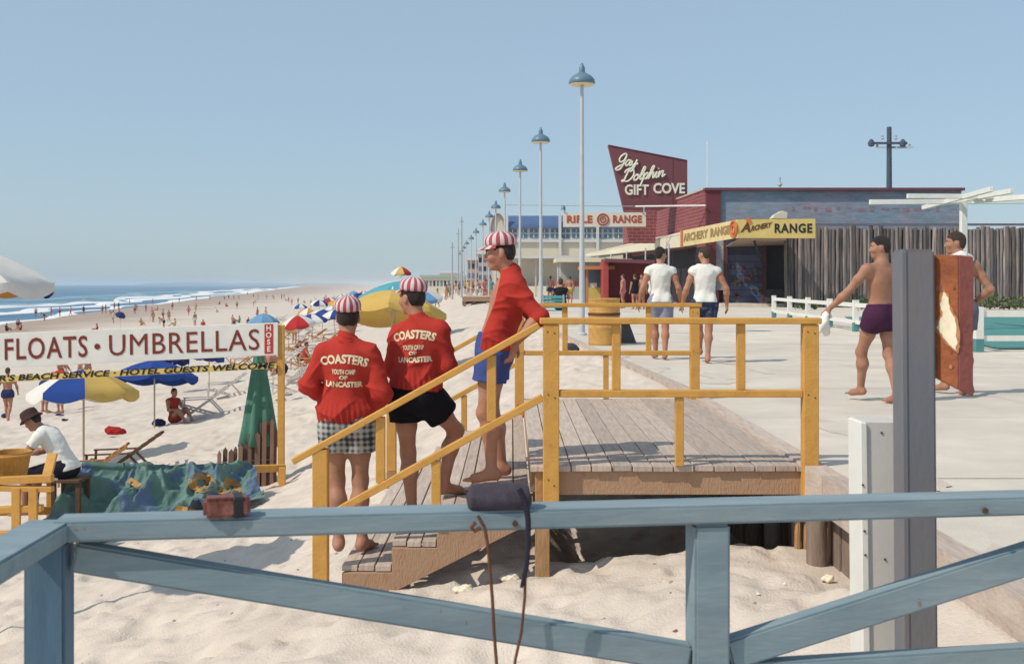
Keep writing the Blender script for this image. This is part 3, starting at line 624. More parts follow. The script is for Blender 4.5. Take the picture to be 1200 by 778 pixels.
def head(J, fine=True):
    s = J['s']; h = J['hed']; R = headf(J); r, f, u = R; g = lambda a, b, c: h+r*a*s+f*b*s+u*c*s
    p = [cone(J['nek'], h-u*0.045*s-f*0.022*s, 0.057*s, 0.053*s, 0.04), ell(g(0,-0.012,0.025), A3(0.077,0.098,0.098)*s, R, 0.03), ell(g(0,0.022,-0.045), A3(0.060,0.070,0.078)*s, R, 0.04),
         ell(g(0,0.062,-0.098), A3(0.026,0.024,0.020)*s, R, 0.03)]
    if fine:
        p += [cone(g(0,0.088,0.005), g(0,0.106,-0.031), 0.009*s, 0.012*s, 0.012), ell(g(0.013,0.098,-0.037), A3(0.010,0.012,0.009)*s, R, 0.008), ell(g(-0.013,0.098,-0.037), A3(0.010,0.012,0.009)*s, R, 0.008),
              ell(g(0,0.074,0.022), A3(0.058,0.020,0.012)*s, R, 0.018), ell(g(0,0.087,-0.066), A3(0.024,0.011,0.006)*s, R, 0.006), ell(g(0,0.084,-0.079), A3(0.021,0.011,0.007)*s, R, 0.006)]
        for q in (-1,1):
            p += [ell(g(q*0.077,-0.014,-0.012), A3(0.011,0.021,0.033)*s, R, 0.010), ell(g(q*0.045,0.062,-0.03), A3(0.022,0.024,0.02)*s, R, 0.03)]
    return p
def headcuts(J):
    s = J['s']; h = J['hed']; r, f, u = headf(J)
    return [ell(h+r*q*0.031*s+f*0.098*s+u*0.003*s, A3(0.019,0.016,0.011)*s, headf(J)) for q in (-1,1)]+[ell(h+f*0.104*s-u*0.0725*s, A3(0.024,0.012,0.0022)*s, headf(J))]
def wrinkle(J, amp, seed, kx=22):
    r = np.random.default_rng(seed); d = [r.normal(size=3) for _ in range(6)]; d = [v/np.linalg.norm(v) for v in d]; ph = r.uniform(0, 6, 6)
    def fn(X, Y, Z):
        t = 0
        for i, v in enumerate(d):
            kk = kx*(0.6+0.35*i); w = np.sin((X*d[i-1][0]+Y*d[i-1][1]+Z*d[i-1][2])*kk*0.4+ph[i-2])*2.2
            t = t+np.sin((X*v[0]+Y*v[1]+Z*v[2]*0.9)*kk+ph[i]+w)/(1+0.4*i)
        return amp*t
    return fn
def crease(J, amp, seed):
    # sharp drooping folds: ridged waves that run diagonally over the cloth and fade in and out
    r = np.random.default_rng(seed); ph = r.uniform(0, 6, 8)
    def fn(X, Y, Z):
        t = 0
        for i, (a, k) in enumerate(((0.55, 26), (-0.5, 31), (0.1, 38))):
            ar = (Z+a*X+0.25*a*Y)*k+ph[i]+1.6*np.sin(X*9+ph[i+3]+Z*4)+0.9*np.sin(Y*13-X*5+ph[i+4])
            m = 0.5+0.5*np.sin(X*8*(1+i*0.4)+Z*6+Y*7+ph[i+5])
            t = t-(1-np.abs(np.sin(ar*0.5)))**3*m*m
        return amp*(t+0.25)
    return fn
def plane(D, X, Y, Z, pt, n):   # keep the side the normal points away from
    return np.maximum(D, (X-pt[0])*n[0]+(Y-pt[1])*n[1]+(Z-pt[2])*n[2])
def hair(J, root, m, res, low=0.0):
    h = J['hed']; s = J['s']; R = headf(J); r, f, u = R
    pr = [ell(h-f*0.014*s+u*0.027*s, A3(0.0815,0.1025,0.1025)*s, R, 0.03), ell(h-f*0.045*s-u*0.015*s, A3(0.069,0.062,0.065)*s, R, 0.03)]
    wf = wrinkle(J, 0.0012, 3, 110); we = wrinkle(J, 0.006, 5, 45)
    def post(D, X, Y, Z):
        D = D+wf(X, Y, Z)
        pu = ((X-h[0])*u[0]+(Y-h[1])*u[1]+(Z-h[2])*u[2])/s; pf = ((X-h[0])*f[0]+(Y-h[1])*f[1]+(Z-h[2])*f[2])/s
        line = np.interp(pf, [-0.12,-0.05,-0.034,0.018,0.030,0.044,0.072,0.1], [-0.078,-0.066,0.012,0.016,-0.012,0.030,0.060,0.066])-low
        return -smin(-D, -((line-pu)*0.8*s+we(X, Y, Z)*0.7), 0.012)
    V, F = solid(pr, res, post); return rawmesh('hair', V, F, m, root)
def cap(J, root, tilt=0.0, low=0.0):
    h = J['hed']; s = J['s']; r, f, u = headf(J); u2 = unit(u-f*tilt); f2 = unit(f+u*tilt)
    c = h+u2*(0.052-low)*s-f2*0.012*s; n = 48; rings = [(1.0,0.0),(1.05,0.018),(1.055,0.042),(0.98,0.068),(0.79,0.090),(0.52,0.104),(0.24,0.110),(0.0,0.111)]
    V = []; F = []; mi = []
    for (q, z) in rings:
        for j in range(n):
            t = 2*PI*j/n; pu = 1+0.025*math.sin(t*12)*(1 if 0.3 < q else 0)
            V.append(c+r*math.cos(t)*0.089*q*pu*s+f2*math.sin(t)*0.109*q*pu*s+u2*z*0.92*s)
    for i in range(len(rings)-1):
        for j in range(n): F.append((i*n+j, i*n+(j+1)%n, (i+1)*n+(j+1)%n, (i+1)*n+j)); mi.append(1 if (j//2)%2 else 0)
    V.append(c); k = len(V)-1
    for j in range(n): F.append((k, (j+1)%n, j)); mi.append(1)
    o = rawmesh('cap', np.array(V), F, [M_capw, M_capr], root, mi=mi)
    V = []; F = []; mi = []; m_ = 20
    for lay in (0, 1):
        for ring in (0, 1, 2):
            for j in range(m_+1):
                t = PI/2+math.radians(-74+148*j/m_); e = ring*0.031*math.cos(t-PI/2)**0.7
                V.append(c+r*math.cos(t)*(0.092+e*0.4)*s+f2*math.sin(t)*(0.112+e)*s+u2*(0.006-0.011*ring-0.004*lay)*s)
    q = m_+1
    for lay in (0, 1):
        for ring in (0, 1):
            for j in range(m_): F.append((lay*3*q+ring*q+j, lay*3*q+ring*q+j+1, lay*3*q+(ring+1)*q+j+1, lay*3*q+(ring+1)*q+j)); mi.append((j//2)%2)
    for j in range(m_): F.append((2*q+j, 2*q+j+1, 3*q+2*q+j+1, 3*q+2*q+j)); mi.append((j//2)%2)
    rawmesh('brim', np.array(V), F, [M_capw, M_capr], o, mi=mi)
    return o
def shorts(J, m, root, res, length=0.28, g=0.02, flare=0.012, top=0.03, seed=4, name='shorts'):
    s = J['s']; fp = frames(J)[2]
    pr = torso(J, max(g*0.6, 0.012))[1:3]+glutes(J, max(g*0.6, 0.012))
    ends = []
    for S_ in 'LR':
        hi, kn = J['hi'+S_], J['kn'+S_]; d = unit(kn-hi); e = hi+d*length
        pr += [capc(hi, e, 0.094*s+g, 0.086*s+g+flare, 0.03), cone(hi, hi+d*0.07, 0.092*s+0.012, 0.09*s+0.012, 0.06)]
    wf = wrinkle(J, 0.0025, seed, 30)
    def post(D, X, Y, Z):
        D = D+wf(X, Y, Z); return plane(D, X, Y, Z, J['pel']+fp[2]*(0.085+top), fp[2])
    V, F = solid(pr, res, post); return rawmesh(name, V, F, m, root)
def jacket(J, root, res, hem=-0.02, g=0.03, sleeve=0.55, seed=1, opened=False, m=None, bl=0.0):
    s = J['s']; fc, fw, fp = frames(J); m = m or M_jack
    pr = torso(J, g*0.8)[:2]+torso(J, g*0.8)[3:]+[ell(J['wai']*0.55+J['pel']*0.45, A3(0.145,0.112,0.15)*s+g*0.8, fw, 0.07)]
    pr += [ell(J['wai']*0.5+J['pel']*0.5-fw[2]*0.0, A3(0.158+bl,0.122+bl,0.085)*s+g*0.8, fw, 0.06)]
    pr += torso(J, 0.017)
    for S_ in 'LR':
        sh, el, wr = J['sh'+S_], J['el'+S_], J['wr'+S_]; e = el+(wr-el)*sleeve
        pr += [cone(sh, el, 0.060*s+g*0.5, 0.054*s+g*0.5, 0.045), capc(el, e, 0.054*s+g*0.5, 0.046*s+g*0.35, 0.03), cone(e-unit(wr-el)*0.03, e-unit(wr-el)*0.015, 0.056*s, 0.052*s, 0.02), ell(el, A3(1,1,1)*0.056*s+g*0.35, k=0.03)]
    hb = J['wai']*0.5+J['pel']*0.5+fw[2]*hem
    pr.append(cone(J['nek']+fc[2]*0.005-fc[1]*0.005, J['nek']+fc[2]*0.035, 0.072*s, 0.068*s, 0.015))
    wf = wrinkle(J, 0.0050, seed, 14); wf2 = wrinkle(J, 0.0012, seed+7, 40); cr_ = crease(J, 0.015, seed+2); zh_ = (J['wai']*0.5+J['pel']*0.5)[2]+hem
    def post(D, X, Y, Z):
        D = D+np.clip(wf(X, Y, Z)+wf2(X, Y, Z)+cr_(X, Y, Z), -0.024, 0.010)+0.006*np.sin(np.arctan2(Y-J['wai'][1], X-J['wai'][0])*26+Z*9)*np.clip(1-(Z-zh_)/0.16, 0, 1)
        if not opened: return plane(D, X, Y, Z, hb, -fw[2])
        # the front hangs open: nothing of the cloth lies forward of a line just ahead of the spine
        zz = [J['pel'][2]-0.2, J['pel'][2], J['wai'][2], J['che'][2], J['nek'][2], J['nek'][2]+0.1]
        yy = [J['pel'][1], J['pel'][1], J['wai'][1], J['che'][1], J['nek'][1], J['nek'][1]]
        arm = np.minimum(np.abs(X)-0.20, 0.3)
        wedge = np.minimum(Y-np.interp(Z, zz, yy)-np.interp(Z, [J['pel'][2], J['nek'][2]], [0.095, 0.070]), -arm)
        D = np.maximum(D, (X-hb[0])*-fw[2][0]+(Y-hb[1])*-fw[2][1]+(Z-hb[2])*-fw[2][2])
        return np.maximum(D, wedge)
    V, F = solid(pr, res, post); o = rawmesh('jacket', V, F, m, root)
    for S_ in 'LR':     # ribbed cuffs and collar
        el, wr = J['el'+S_], J['wr'+S_]; e = el+(wr-el)*sleeve if sleeve > 0.1 else None
        if e is None: continue
        d = unit(wr-el); V, F = solid([capc(e-d*0.012, e+d*0.024, 0.046*s+g*0.35+0.003, 0.044*s+g*0.2, 0.01)], 0.004, lambda D,X,Y,Z: D+0.0015*np.sin((X+Y)*700)); rawmesh('cuff', V, F, M_rib, o)
    b = MB(); c_ = J['nek']+fc[2]*0.026-fc[1]*0.004; sp = 2*PI if not opened else 1.25*PI; n_ = 26
    b.tube([c_+fc[0]*0.069*s*math.cos(-PI/2-sp/2+sp*i/n_)+fc[1]*0.069*s*math.sin(-PI/2-sp/2+sp*i/n_)-fc[2]*0.016*math.sin(-PI/2-sp/2+sp*i/n_)*-1 for i in range(n_+1)], 0.0135, 8); b.f and rawmesh('collar', [tuple(v) for v in b.v], b.f, M_rib, o)
    return o, hb, fw
def tee(J, root, res, sleeve=0.35, hem=-0.045, g=0.017, seed=5, name='t_shirt', m=None, low=0.0):
    s = J['s']; fc, fw, fp = frames(J)
    pr = torso(J, g)+glutes(J, g)
    for S_ in 'LR':
        sh, el = J['sh'+S_], J['el'+S_]
        if sleeve: pr += [capc(sh-(el-sh)*0.08, sh+(el-sh)*sleeve, 0.057*s+g*0.55, 0.054*s+g*0.8, 0.03), ell(sh, A3(1,1,1)*0.056*s+g*0.5, k=0.04)]
    hb = J['pel']+fp[2]*hem; wf = wrinkle(J, 0.0045, seed, 20); wf2 = wrinkle(J, 0.0018, seed+3, 45)
    def post(D, X, Y, Z):
        D = D+np.clip(wf(X, Y, Z)+wf2(X, Y, Z)+crease(J, 0.007, seed+2)(X, Y, Z), -0.016, 0.006); D = plane(D, X, Y, Z, hb, -fp[2]); D = plane(D, X, Y, Z, J['nek']+fc[2]*0.035, fc[2]); return D
    V, F = solid(pr, res, post); return rawmesh(name, V, F, m or M_tee, root)
def body(J, root, res, m, fine=True, eyes=False):
    V, F = solid(torso(J)+glutes(J)+limbs(J, fine)+head(J, fine), res, cuts=headcuts(J) if fine else ())
    o = rawmesh('body', V, F, m, root)
    if eyes:
        s = J['s']; h = J['hed']; r, f, u = headf(J)
        for q in (-1,1):
            c = h+r*q*0.031*s+f*0.079*s+u*0.003*s; b = MB(); n = 8
            for i in range(7):
                pass
            b.lathe([(0.0115*math.sin(PI*i/8), 0.0115*-math.cos(PI*i/8)) for i in range(1,8)], 10, c); rawmesh('eye', np.array(b.v), b.f, M_eyew, o)
            b = MB(); c2 = c+f*0.0075*s; b.lathe([(0.0062*math.sin(PI*i/6), 0.0062*-math.cos(PI*i/6)) for i in range(1,6)], 8, c2); rawmesh('pupil', np.array(b.v), b.f, M_eyed, o)
            bb = MB(); bb.tube([h+r*(q*0.031+k)*s+f*(0.094-abs(k)*0.25)*s+u*(0.024-abs(k)*0.1)*s for k in (-0.02,-0.01,0,0.01,0.02)], 0.004, 6); rawmesh('eyebrow', np.array(bb.v), bb.f, M_hair, o)
    return o
def person(label, loc, rz, group=None): return thing('person', label, 'person', loc, group, rz)
def back_text(root, jk, J, lines):
    """lettering printed on the back of a jacket: each line wraps onto the cloth"""
    me = jk.data; V = [v.co.copy() for v in me.vertices]; bt = BVHTree.FromPolygons(V, [tuple(p.vertices) for p in me.polygons])
    fc = frames(J)[0]; o = J['che']
    for txt, z, size, width, R, bold, sp in lines:
        tv, tf = text_verts(txt, size, bold, 0, subdiv=1, space=sp); w = max(v.x for v in tv)-min(v.x for v in tv); k = width/w; out = []
        for v in tv:
            x, y = v.x*k, v.y
            if R: a = x/R; x, y = (R+y)*math.sin(a), (R+y)*math.cos(a)-R
            p = Vector(o+fc[0]*x+fc[2]*(z+y)-fc[1]*0.6); hit = bt.ray_cast(p, Vector(fc[1]))
            q = hit[0] if hit[0] is not None else Vector(o+fc[0]*x+fc[2]*(z+y)-fc[1]*0.14)
            out.append(tuple(q-Vector(fc[1])*0.0035))
        rawmesh('lettering', out, tf, M_print, jk, smooth=False)
M_print = mat('cream_print', (0.72,0.62,0.42), 0.8, 0.2, 60, col2=(0.50,0.12,0.08), c2amt=0.20, c2scale=60, hard=True)
# --- first lifeguard: straight, elbows out, seen from behind
R1 = 0.0062
J = pose(1.80, shL=(-0.23,-0.03,1.44), shR=(0.10,-0.03,1.42), elL=(-0.335,-0.05,1.215), elR=(0.19,-0.08,1.155), wrL=(-0.22,0.12,1.06), wrR=(0.13,0.12,0.99),
   pel=(-0.07,0,0.95), wai=(-0.07,0.0,1.10), che=(-0.07,-0.01,1.32), nek=(-0.065,-0.03,1.515), hed=(-0.062,0.015,1.70), hiL=(-0.155,0,0.93), hiR=(0.025,0,0.93), knL=(-0.145,0.03,0.51), knR=(0.025,0.03,0.51),
   anL=(-0.12,-0.05,0.085), anR=(0.05,-0.04,0.085), toL=(-0.15,0.13,0.025), toR=(0.10,0.13,0.025), face=(-0.06,1,0.02), fiL=(0.7,0.7,0), fiR=(-0.7,0.7,0), fat=0.95)
p1 = person('leftmost man in a red lettered jacket, with grey plaid shorts, seen from behind', (-1.13, 8.05, -0.687), 0, 'men in red jackets on the beach stairs')
body(J, p1, R1, M_skin); hair(J, p1, M_hair, 0.005); cap(J, p1, 0.12)
jk, hb, fw = jacket(J, p1, R1, hem=-0.075, g=0.026, sleeve=0.45, seed=11, bl=0.012)
V, F = solid([ell(hb-fw[2]*0.012, A3(0.172,0.135,0.05), fw)], 0.006, lambda D,X,Y,Z: plane(plane(D,X,Y,Z,hb+fw[2]*0.004,fw[2]),X,Y,Z,hb-fw[2]*0.034,-fw[2])); rawmesh('waist_band', V, F, M_band, jk)
back_text(p1, jk, J, [('COASTERS', 0.095, 0.082, 0.345, 0.50, 0.0035, 1.0), ('YOUTH CAMP', 0.005, 0.046, 0.17, None, 0.0022, 1.0), ('OF', -0.035, 0.036, 0.06, None, 0.002, 1.0), ('LANCASTER', -0.085, 0.052, 0.265, None, 0.0026, 1.0)])
# plaid shorts
M_plaid = bpy.data.materials.new('grey_plaid_cloth'); M_plaid.use_nodes = True
nt = M_plaid.node_tree; N = nt.nodes; L = nt.links; b = N['Principled BSDF']; b.inputs['Roughness'].default_value = 0.9
tc = N.new('ShaderNodeTexCoord'); sx = N.new('ShaderNodeSeparateXYZ'); L.new(tc.outputs['Object'], sx.inputs[0]); acc = None
for ax_, fr_, am in ((0, 150, 0.5), (2, 150, 0.5), (0, 44, 0.35), (2, 44, 0.35)):
    m1 = N.new('ShaderNodeMath'); m1.operation = 'MULTIPLY'; m1.inputs[1].default_value = fr_; L.new(sx.outputs[ax_], m1.inputs[0])
    m2 = N.new('ShaderNodeMath'); m2.operation = 'SINE'; L.new(m1.outputs[0], m2.inputs[0])
    m3 = N.new('ShaderNodeMath'); m3.operation = 'MULTIPLY'; m3.inputs[1].default_value = am; L.new(m2.outputs[0], m3.inputs[0])
    if acc is None: acc = m3
    else:
        m4 = N.new('ShaderNodeMath'); L.new(acc.outputs[0], m4.inputs[0]); L.new(m3.outputs[0], m4.inputs[1]); acc = m4
cr = N.new('ShaderNodeValToRGB'); cr.color_ramp.elements[0].position = 0.15; cr.color_ramp.elements[0].color = (0.03,0.035,0.045,1); cr.color_ramp.elements[1].position = 0.75; cr.color_ramp.elements[1].color = (0.42,0.42,0.38,1)
m5 = N.new('ShaderNodeMath'); m5.operation = 'MULTIPLY_ADD'; m5.inputs[1].default_value = 0.4; m5.inputs[2].default_value = 0.45; L.new(acc.outputs[0], m5.inputs[0]); L.new(m5.outputs[0], cr.inputs[0]); L.new(cr.outputs[0], b.inputs['Base Color'])
shorts(J, M_plaid, p1, R1, length=0.20, g=0.022, flare=0.01, seed=3)
# --- second lifeguard: right foot one step up, head turned left
J = pose(1.80, pel=(0.02,-0.01,0.95), wai=(0.035,-0.005,1.09), che=(0.055,-0.01,1.30), nek=(0.045,-0.02,1.48), hed=(-0.005,0.015,1.665), shL=(-0.105,0.03,1.375), shR=(0.21,-0.06,1.42),
   elL=(-0.165,0.08,1.13), elR=(0.275,-0.06,1.17), wrL=(-0.05,0.23,1.05), wrR=(0.18,0.15,1.05), hiL=(-0.06,0.02,0.93), hiR=(0.115,-0.03,0.93), knL=(-0.035,0.03,0.50), knR=(0.32,0.10,0.66),
   anL=(0.0,-0.03,0.09), anR=(0.235,0.02,0.268), toL=(-0.02,0.15,0.025), toR=(0.38,0.14,0.20), face=(-0.75,0.72,-0.05), up=(-0.08,0.1,1), fiL=(0.6,0.6,0.2), fiR=(-0.5,0.8,0), fat=0.95)
p2 = person('middle man in a red lettered jacket and black shorts, right foot a step up', (-0.745, 8.3, -0.517), 0, 'men in red jackets on the beach stairs')
body(J, p2, R1, M_skin2, eyes=False); hair(J, p2, M_hair, 0.005); cap(J, p2, 0.10)
jk, hb, fw = jacket(J, p2, R1, hem=-0.03, g=0.025, sleeve=0.5, seed=21)
V, F = solid([ell(hb-fw[2]*0.012, A3(0.168,0.13,0.05), fw)], 0.006, lambda D,X,Y,Z: plane(plane(D,X,Y,Z,hb+fw[2]*0.004,fw[2]),X,Y,Z,hb-fw[2]*0.03,-fw[2])); rawmesh('waist_band', V, F, cloth('dark_blue_band', (0.06,0.06,0.13)), jk)
back_text(p2, jk, J, [('COASTERS', 0.105, 0.080, 0.335, 0.42, 0.0035, 1.0), ('YOUTH CAMP', 0.01, 0.046, 0.165, None, 0.0022, 1.0), ('OF', -0.03, 0.036, 0.06, None, 0.002, 1.0), ('LANCASTER', -0.08, 0.052, 0.255, None, 0.0026, 1.0)])
shorts(J, cloth('black_cloth', (0.010,0.010,0.013)), p2, R1, length=0.19, g=0.026, flare=0.015, seed=8, top=0.06)
# --- third lifeguard: leans back on the rail, facing the sea (local +Y is turned to -X)
J = pose(1.80, pel=(0.0,0.0,0.94), wai=(0.0,-0.02,1.09), che=(0.0,-0.09,1.29), nek=(0.0,-0.125,1.475), hed=(0.0,-0.045,1.645), shL=(-0.18,-0.15,1.385), shR=(0.18,-0.13,1.385),
   elL=(-0.25,-0.33,1.185), elR=(0.23,-0.31,1.16), wrL=(-0.31,-0.155,1.005), wrR=(0.26,-0.16,0.98), hiL=(-0.092,0,0.92), hiR=(0.092,0,0.92), knL=(-0.10,0.055,0.50), knR=(0.09,0.02,0.50), anL=(-0.10,0.01,0.085), anR=(0.10,-0.06,0.085),
   toL=(-0.115,0.175,0.025), toR=(0.12,0.11,0.025), face=(0.0,1,-0.12), fiL=(-0.10,0.18,-0.9), pnL=(0.3,0.9,0), cuL=0.9, fiR=(0.1,0.4,-0.9), fat=0.97)
p3 = person('man in an open red jacket and blue shorts leaning back on the orange handrail', (-0.135, 8.02, -0.167), PI/2, 'men in red jackets on the beach stairs')
body(J, p3, 0.0054, M_skin2, eyes=True); hair(J, p3, M_hair, 0.0045); cap(J, p3, 0.04, low=0.004)
jk, hb, fw = jacket(J, p3, 0.006, hem=-0.115, g=0.024, sleeve=0.02, seed=31, opened=True)
shorts(J, cloth('blue_shorts_cloth', (0.055,0.085,0.26)), p3, R1, length=0.20, g=0.022, flare=0.018, seed=9, top=0.035)
# --- two men in white shirts walking away
J = pose(1.86, elL=(-0.30,-0.05,1.19), elR=(0.29,-0.07,1.19), wrL=(-0.345,0.03,0.945), wrR=(0.34,0.06,0.95), anL=(-0.06,0.16,0.09), toL=(-0.07,0.34,0.03), knL=(-0.08,0.13,0.54), anR=(0.06,-0.10,0.10), toR=(0.075,0.07,0.028), knR=(0.085,0.03,0.54), face=(0.75,0.65,0))
p4 = person('man in a white short-sleeved t-shirt and grey shorts walking away', (PX(774,18.4), 18.4, 0), 0, 'men in white shirts walking on the boardwalk')
body(J, p4, 0.009, M_skin2); hair(J, p4, M_hair, 0.008); tee(J, p4, 0.009, sleeve=0.22); shorts(J, cloth('grey_blue_shorts', (0.26,0.27,0.36)), p4, 0.009, length=0.30, seed=2)
J = pose(1.84, elL=(-0.30,-0.03,1.17), elR=(0.33,-0.06,1.18), wrL=(-0.34,0.07,0.94), wrR=(0.355,0.03,0.93), anL=(-0.03,0.30,0.16), toL=(-0.04,0.46,0.14), knL=(-0.06,0.20,0.55), anR=(0.03,-0.09,0.10), toR=(0.04,0.08,0.028), knR=(0.06,0.0,0.53), face=(-0.55,0.8,0))
p5 = person('man in a white sleeveless shirt and dark patterned trunks walking away', (PX(826,17.6), 17.6, 0), 0, 'men in white shirts walking on the boardwalk')
body(J, p5, 0.009, M_skin2); hair(J, p5, M_hairb, 0.008); tee(J, p5, 0.009, sleeve=0.06, g=0.021, hem=-0.02); shorts(J, mat('dark_print_cloth', (0.02,0.03,0.07), 0.9, 0.3, 30, col2=(0.22,0.24,0.34), c2amt=0.25, c2scale=18), p5, 0.009, length=0.24, seed=6)
# --- man in purple trunks carrying a white shirt (turned a little to the left)
J = pose(1.75, elL=(-0.36,0.10,1.16), wrL=(-0.46,0.26,0.99), shL=(-0.19,0.0,1.40), elR=(0.25,-0.10,1.14), wrR=(0.24,0.0,0.90), hiL=(-0.09,0,0.91), hiR=(0.09,0,0.91), anL=(-0.04,0.26,0.12), toL=(-0.06,0.42,0.07), knL=(-0.09,0.19,0.53), anR=(0.03,-0.20,0.10), toR=(0.05,-0.03,0.028), knR=(0.09,-0.02,0.51), face=(-0.80,0.6,-0.02), fiL=(-0.35,0.5,-0.7), cuL=0.9)
p6 = person('bare-chested man in purple trunks walking with a white shirt in hand', (PX(1032,11.7), 11.7, 0), 0.42)
body(J, p6, 0.0068, M_skin, eyes=True); hair(J, p6, M_hair, 0.006); shorts(J, cloth('purple_trunks_cloth', (0.065,0.022,0.055)), p6, 0.007, length=0.15, g=0.017, flare=0.006, seed=12, top=0.02)
wl_ = J['wrL']+A3(-0.02,0.03,-0.07)
V, F = solid([cone(wl_, wl_+A3(-0.03,0.0,-0.08), 0.035, 0.06), cone(wl_+A3(-0.03,0,-0.08), wl_+A3(-0.10,0.01,-0.15), 0.06, 0.04), cone(wl_+A3(-0.02,0,-0.06), wl_+A3(0.02,0.02,-0.20), 0.05, 0.03), cone(wl_, wl_+A3(0.05,0,-0.02), 0.04, 0.03)], 0.007, lambda D,X,Y,Z: D+wrinkle(J,0.006,77,45)(X,Y,Z))
R_ = Matrix.Rotation(0.42, 3, 'Z'); L_ = Vector((PX(1032,11.7), 11.7, 0)); wv = [tuple(R_ @ Vector(v)+L_-Vector((PX(972,11.8),11.9,0.9))) for v in V]
tw = rawmesh('carried_shirt', wv, F, M_tee); tw.location = (PX(972,11.8),11.9,0.9); tag(tw, 'crumpled white shirt held in the hand of the man in purple trunks', 'shirt')
# --- man mostly behind the sign plate, towel round his neck
J = pose(1.84, elR=(0.31,-0.13,1.19), wrR=(0.23,0.06,1.03), elL=(-0.28,0.0,1.16), wrL=(-0.27,0.13,0.94), anL=(-0.05,0.20,0.10), toL=(-0.06,0.37,0.05), knL=(-0.09,0.14,0.54), anR=(0.04,-0.12,0.10), toR=(0.05,0.05,0.028), knR=(0.09,0.02,0.53), face=(-0.9,0.45,0), nek=(0,0.0,1.53), hed=(-0.01,0.06,1.715))
p7 = person('man with a white towel round his neck, half hidden by the rusty sign plate', (PX(1124,12.5), 12.5, 0), 0.25)
body(J, p7, 0.0075, M_skin, eyes=True); hair(J, p7, M_hairb, 0.0065); shorts(J, cloth('grey_trunks_cloth', (0.14,0.14,0.17)), p7, 0.008, length=0.22, seed=14)
V, F = solid([cone((-0.10,0.05,1.52),(-0.03,-0.085,1.56),0.05,0.055), cone((-0.03,-0.085,1.56),(0.10,-0.03,1.53),0.055,0.05), cone((0.10,-0.03,1.53),(0.13,0.09,1.38),0.05,0.035), cone((-0.10,0.05,1.52),(-0.12,0.12,1.36),0.05,0.035)], 0.008, lambda D,X,Y,Z: D+wrinkle(J,0.004,70,40)(X,Y,Z))
R_ = Matrix.Rotation(0.25, 3, 'Z'); L_ = Vector((PX(1124,12.5), 12.5, 0)); tp = L_+Vector((0,0,1.5)); tw = rawmesh('towel', [tuple(R_ @ Vector(v)+L_-tp) for v in V], F, M_tee); tw.location = tp
tag(tw, 'white towel hung round the neck of the man behind the rusty sign', 'towel')
# ---------------------------------------------------------------- umbrellas
C_ = dict(blue=(0.025,0.065,0.27), navy=(0.02,0.03,0.14), white=(0.74,0.71,0.66), yellow=(0.62,0.42,0.12), orange=(0.55,0.28,0.07), red=(0.45,0.03,0.03), teal=(0.10,0.36,0.42), lblue=(0.16,0.32,0.50), green=(0.06,0.20,0.12), purple=(0.10,0.04,0.12))
def canvas(c):
    nm = 'canvas_'+c
    if nm in MATS: return MATS[nm]
    m = mat(nm, C_[c], 0.85, 0.08, 4, 0.1, 60, spec=0.15)
    nt = m.node_tree; b = nt.nodes['Principled BSDF']; out = nt.nodes['Material Output']
    tr = nt.nodes.new('ShaderNodeBsdfTranslucent'); ms = nt.nodes.new('ShaderNodeMixShader'); ms.inputs[0].default_value = 0.12
    src = b.inputs['Base Color'].links[0].from_socket; nt.links.new(src, tr.inputs[0])
    nt.links.new(b.outputs[0], ms.inputs[1]); nt.links.new(tr.outputs[0], ms.inputs[2]); nt.links.new(ms.outputs[0], out.inputs[0]); return m
M_pole = mat('pale_wood_pole', (0.52,0.42,0.30), 0.6, 0.15, 6)
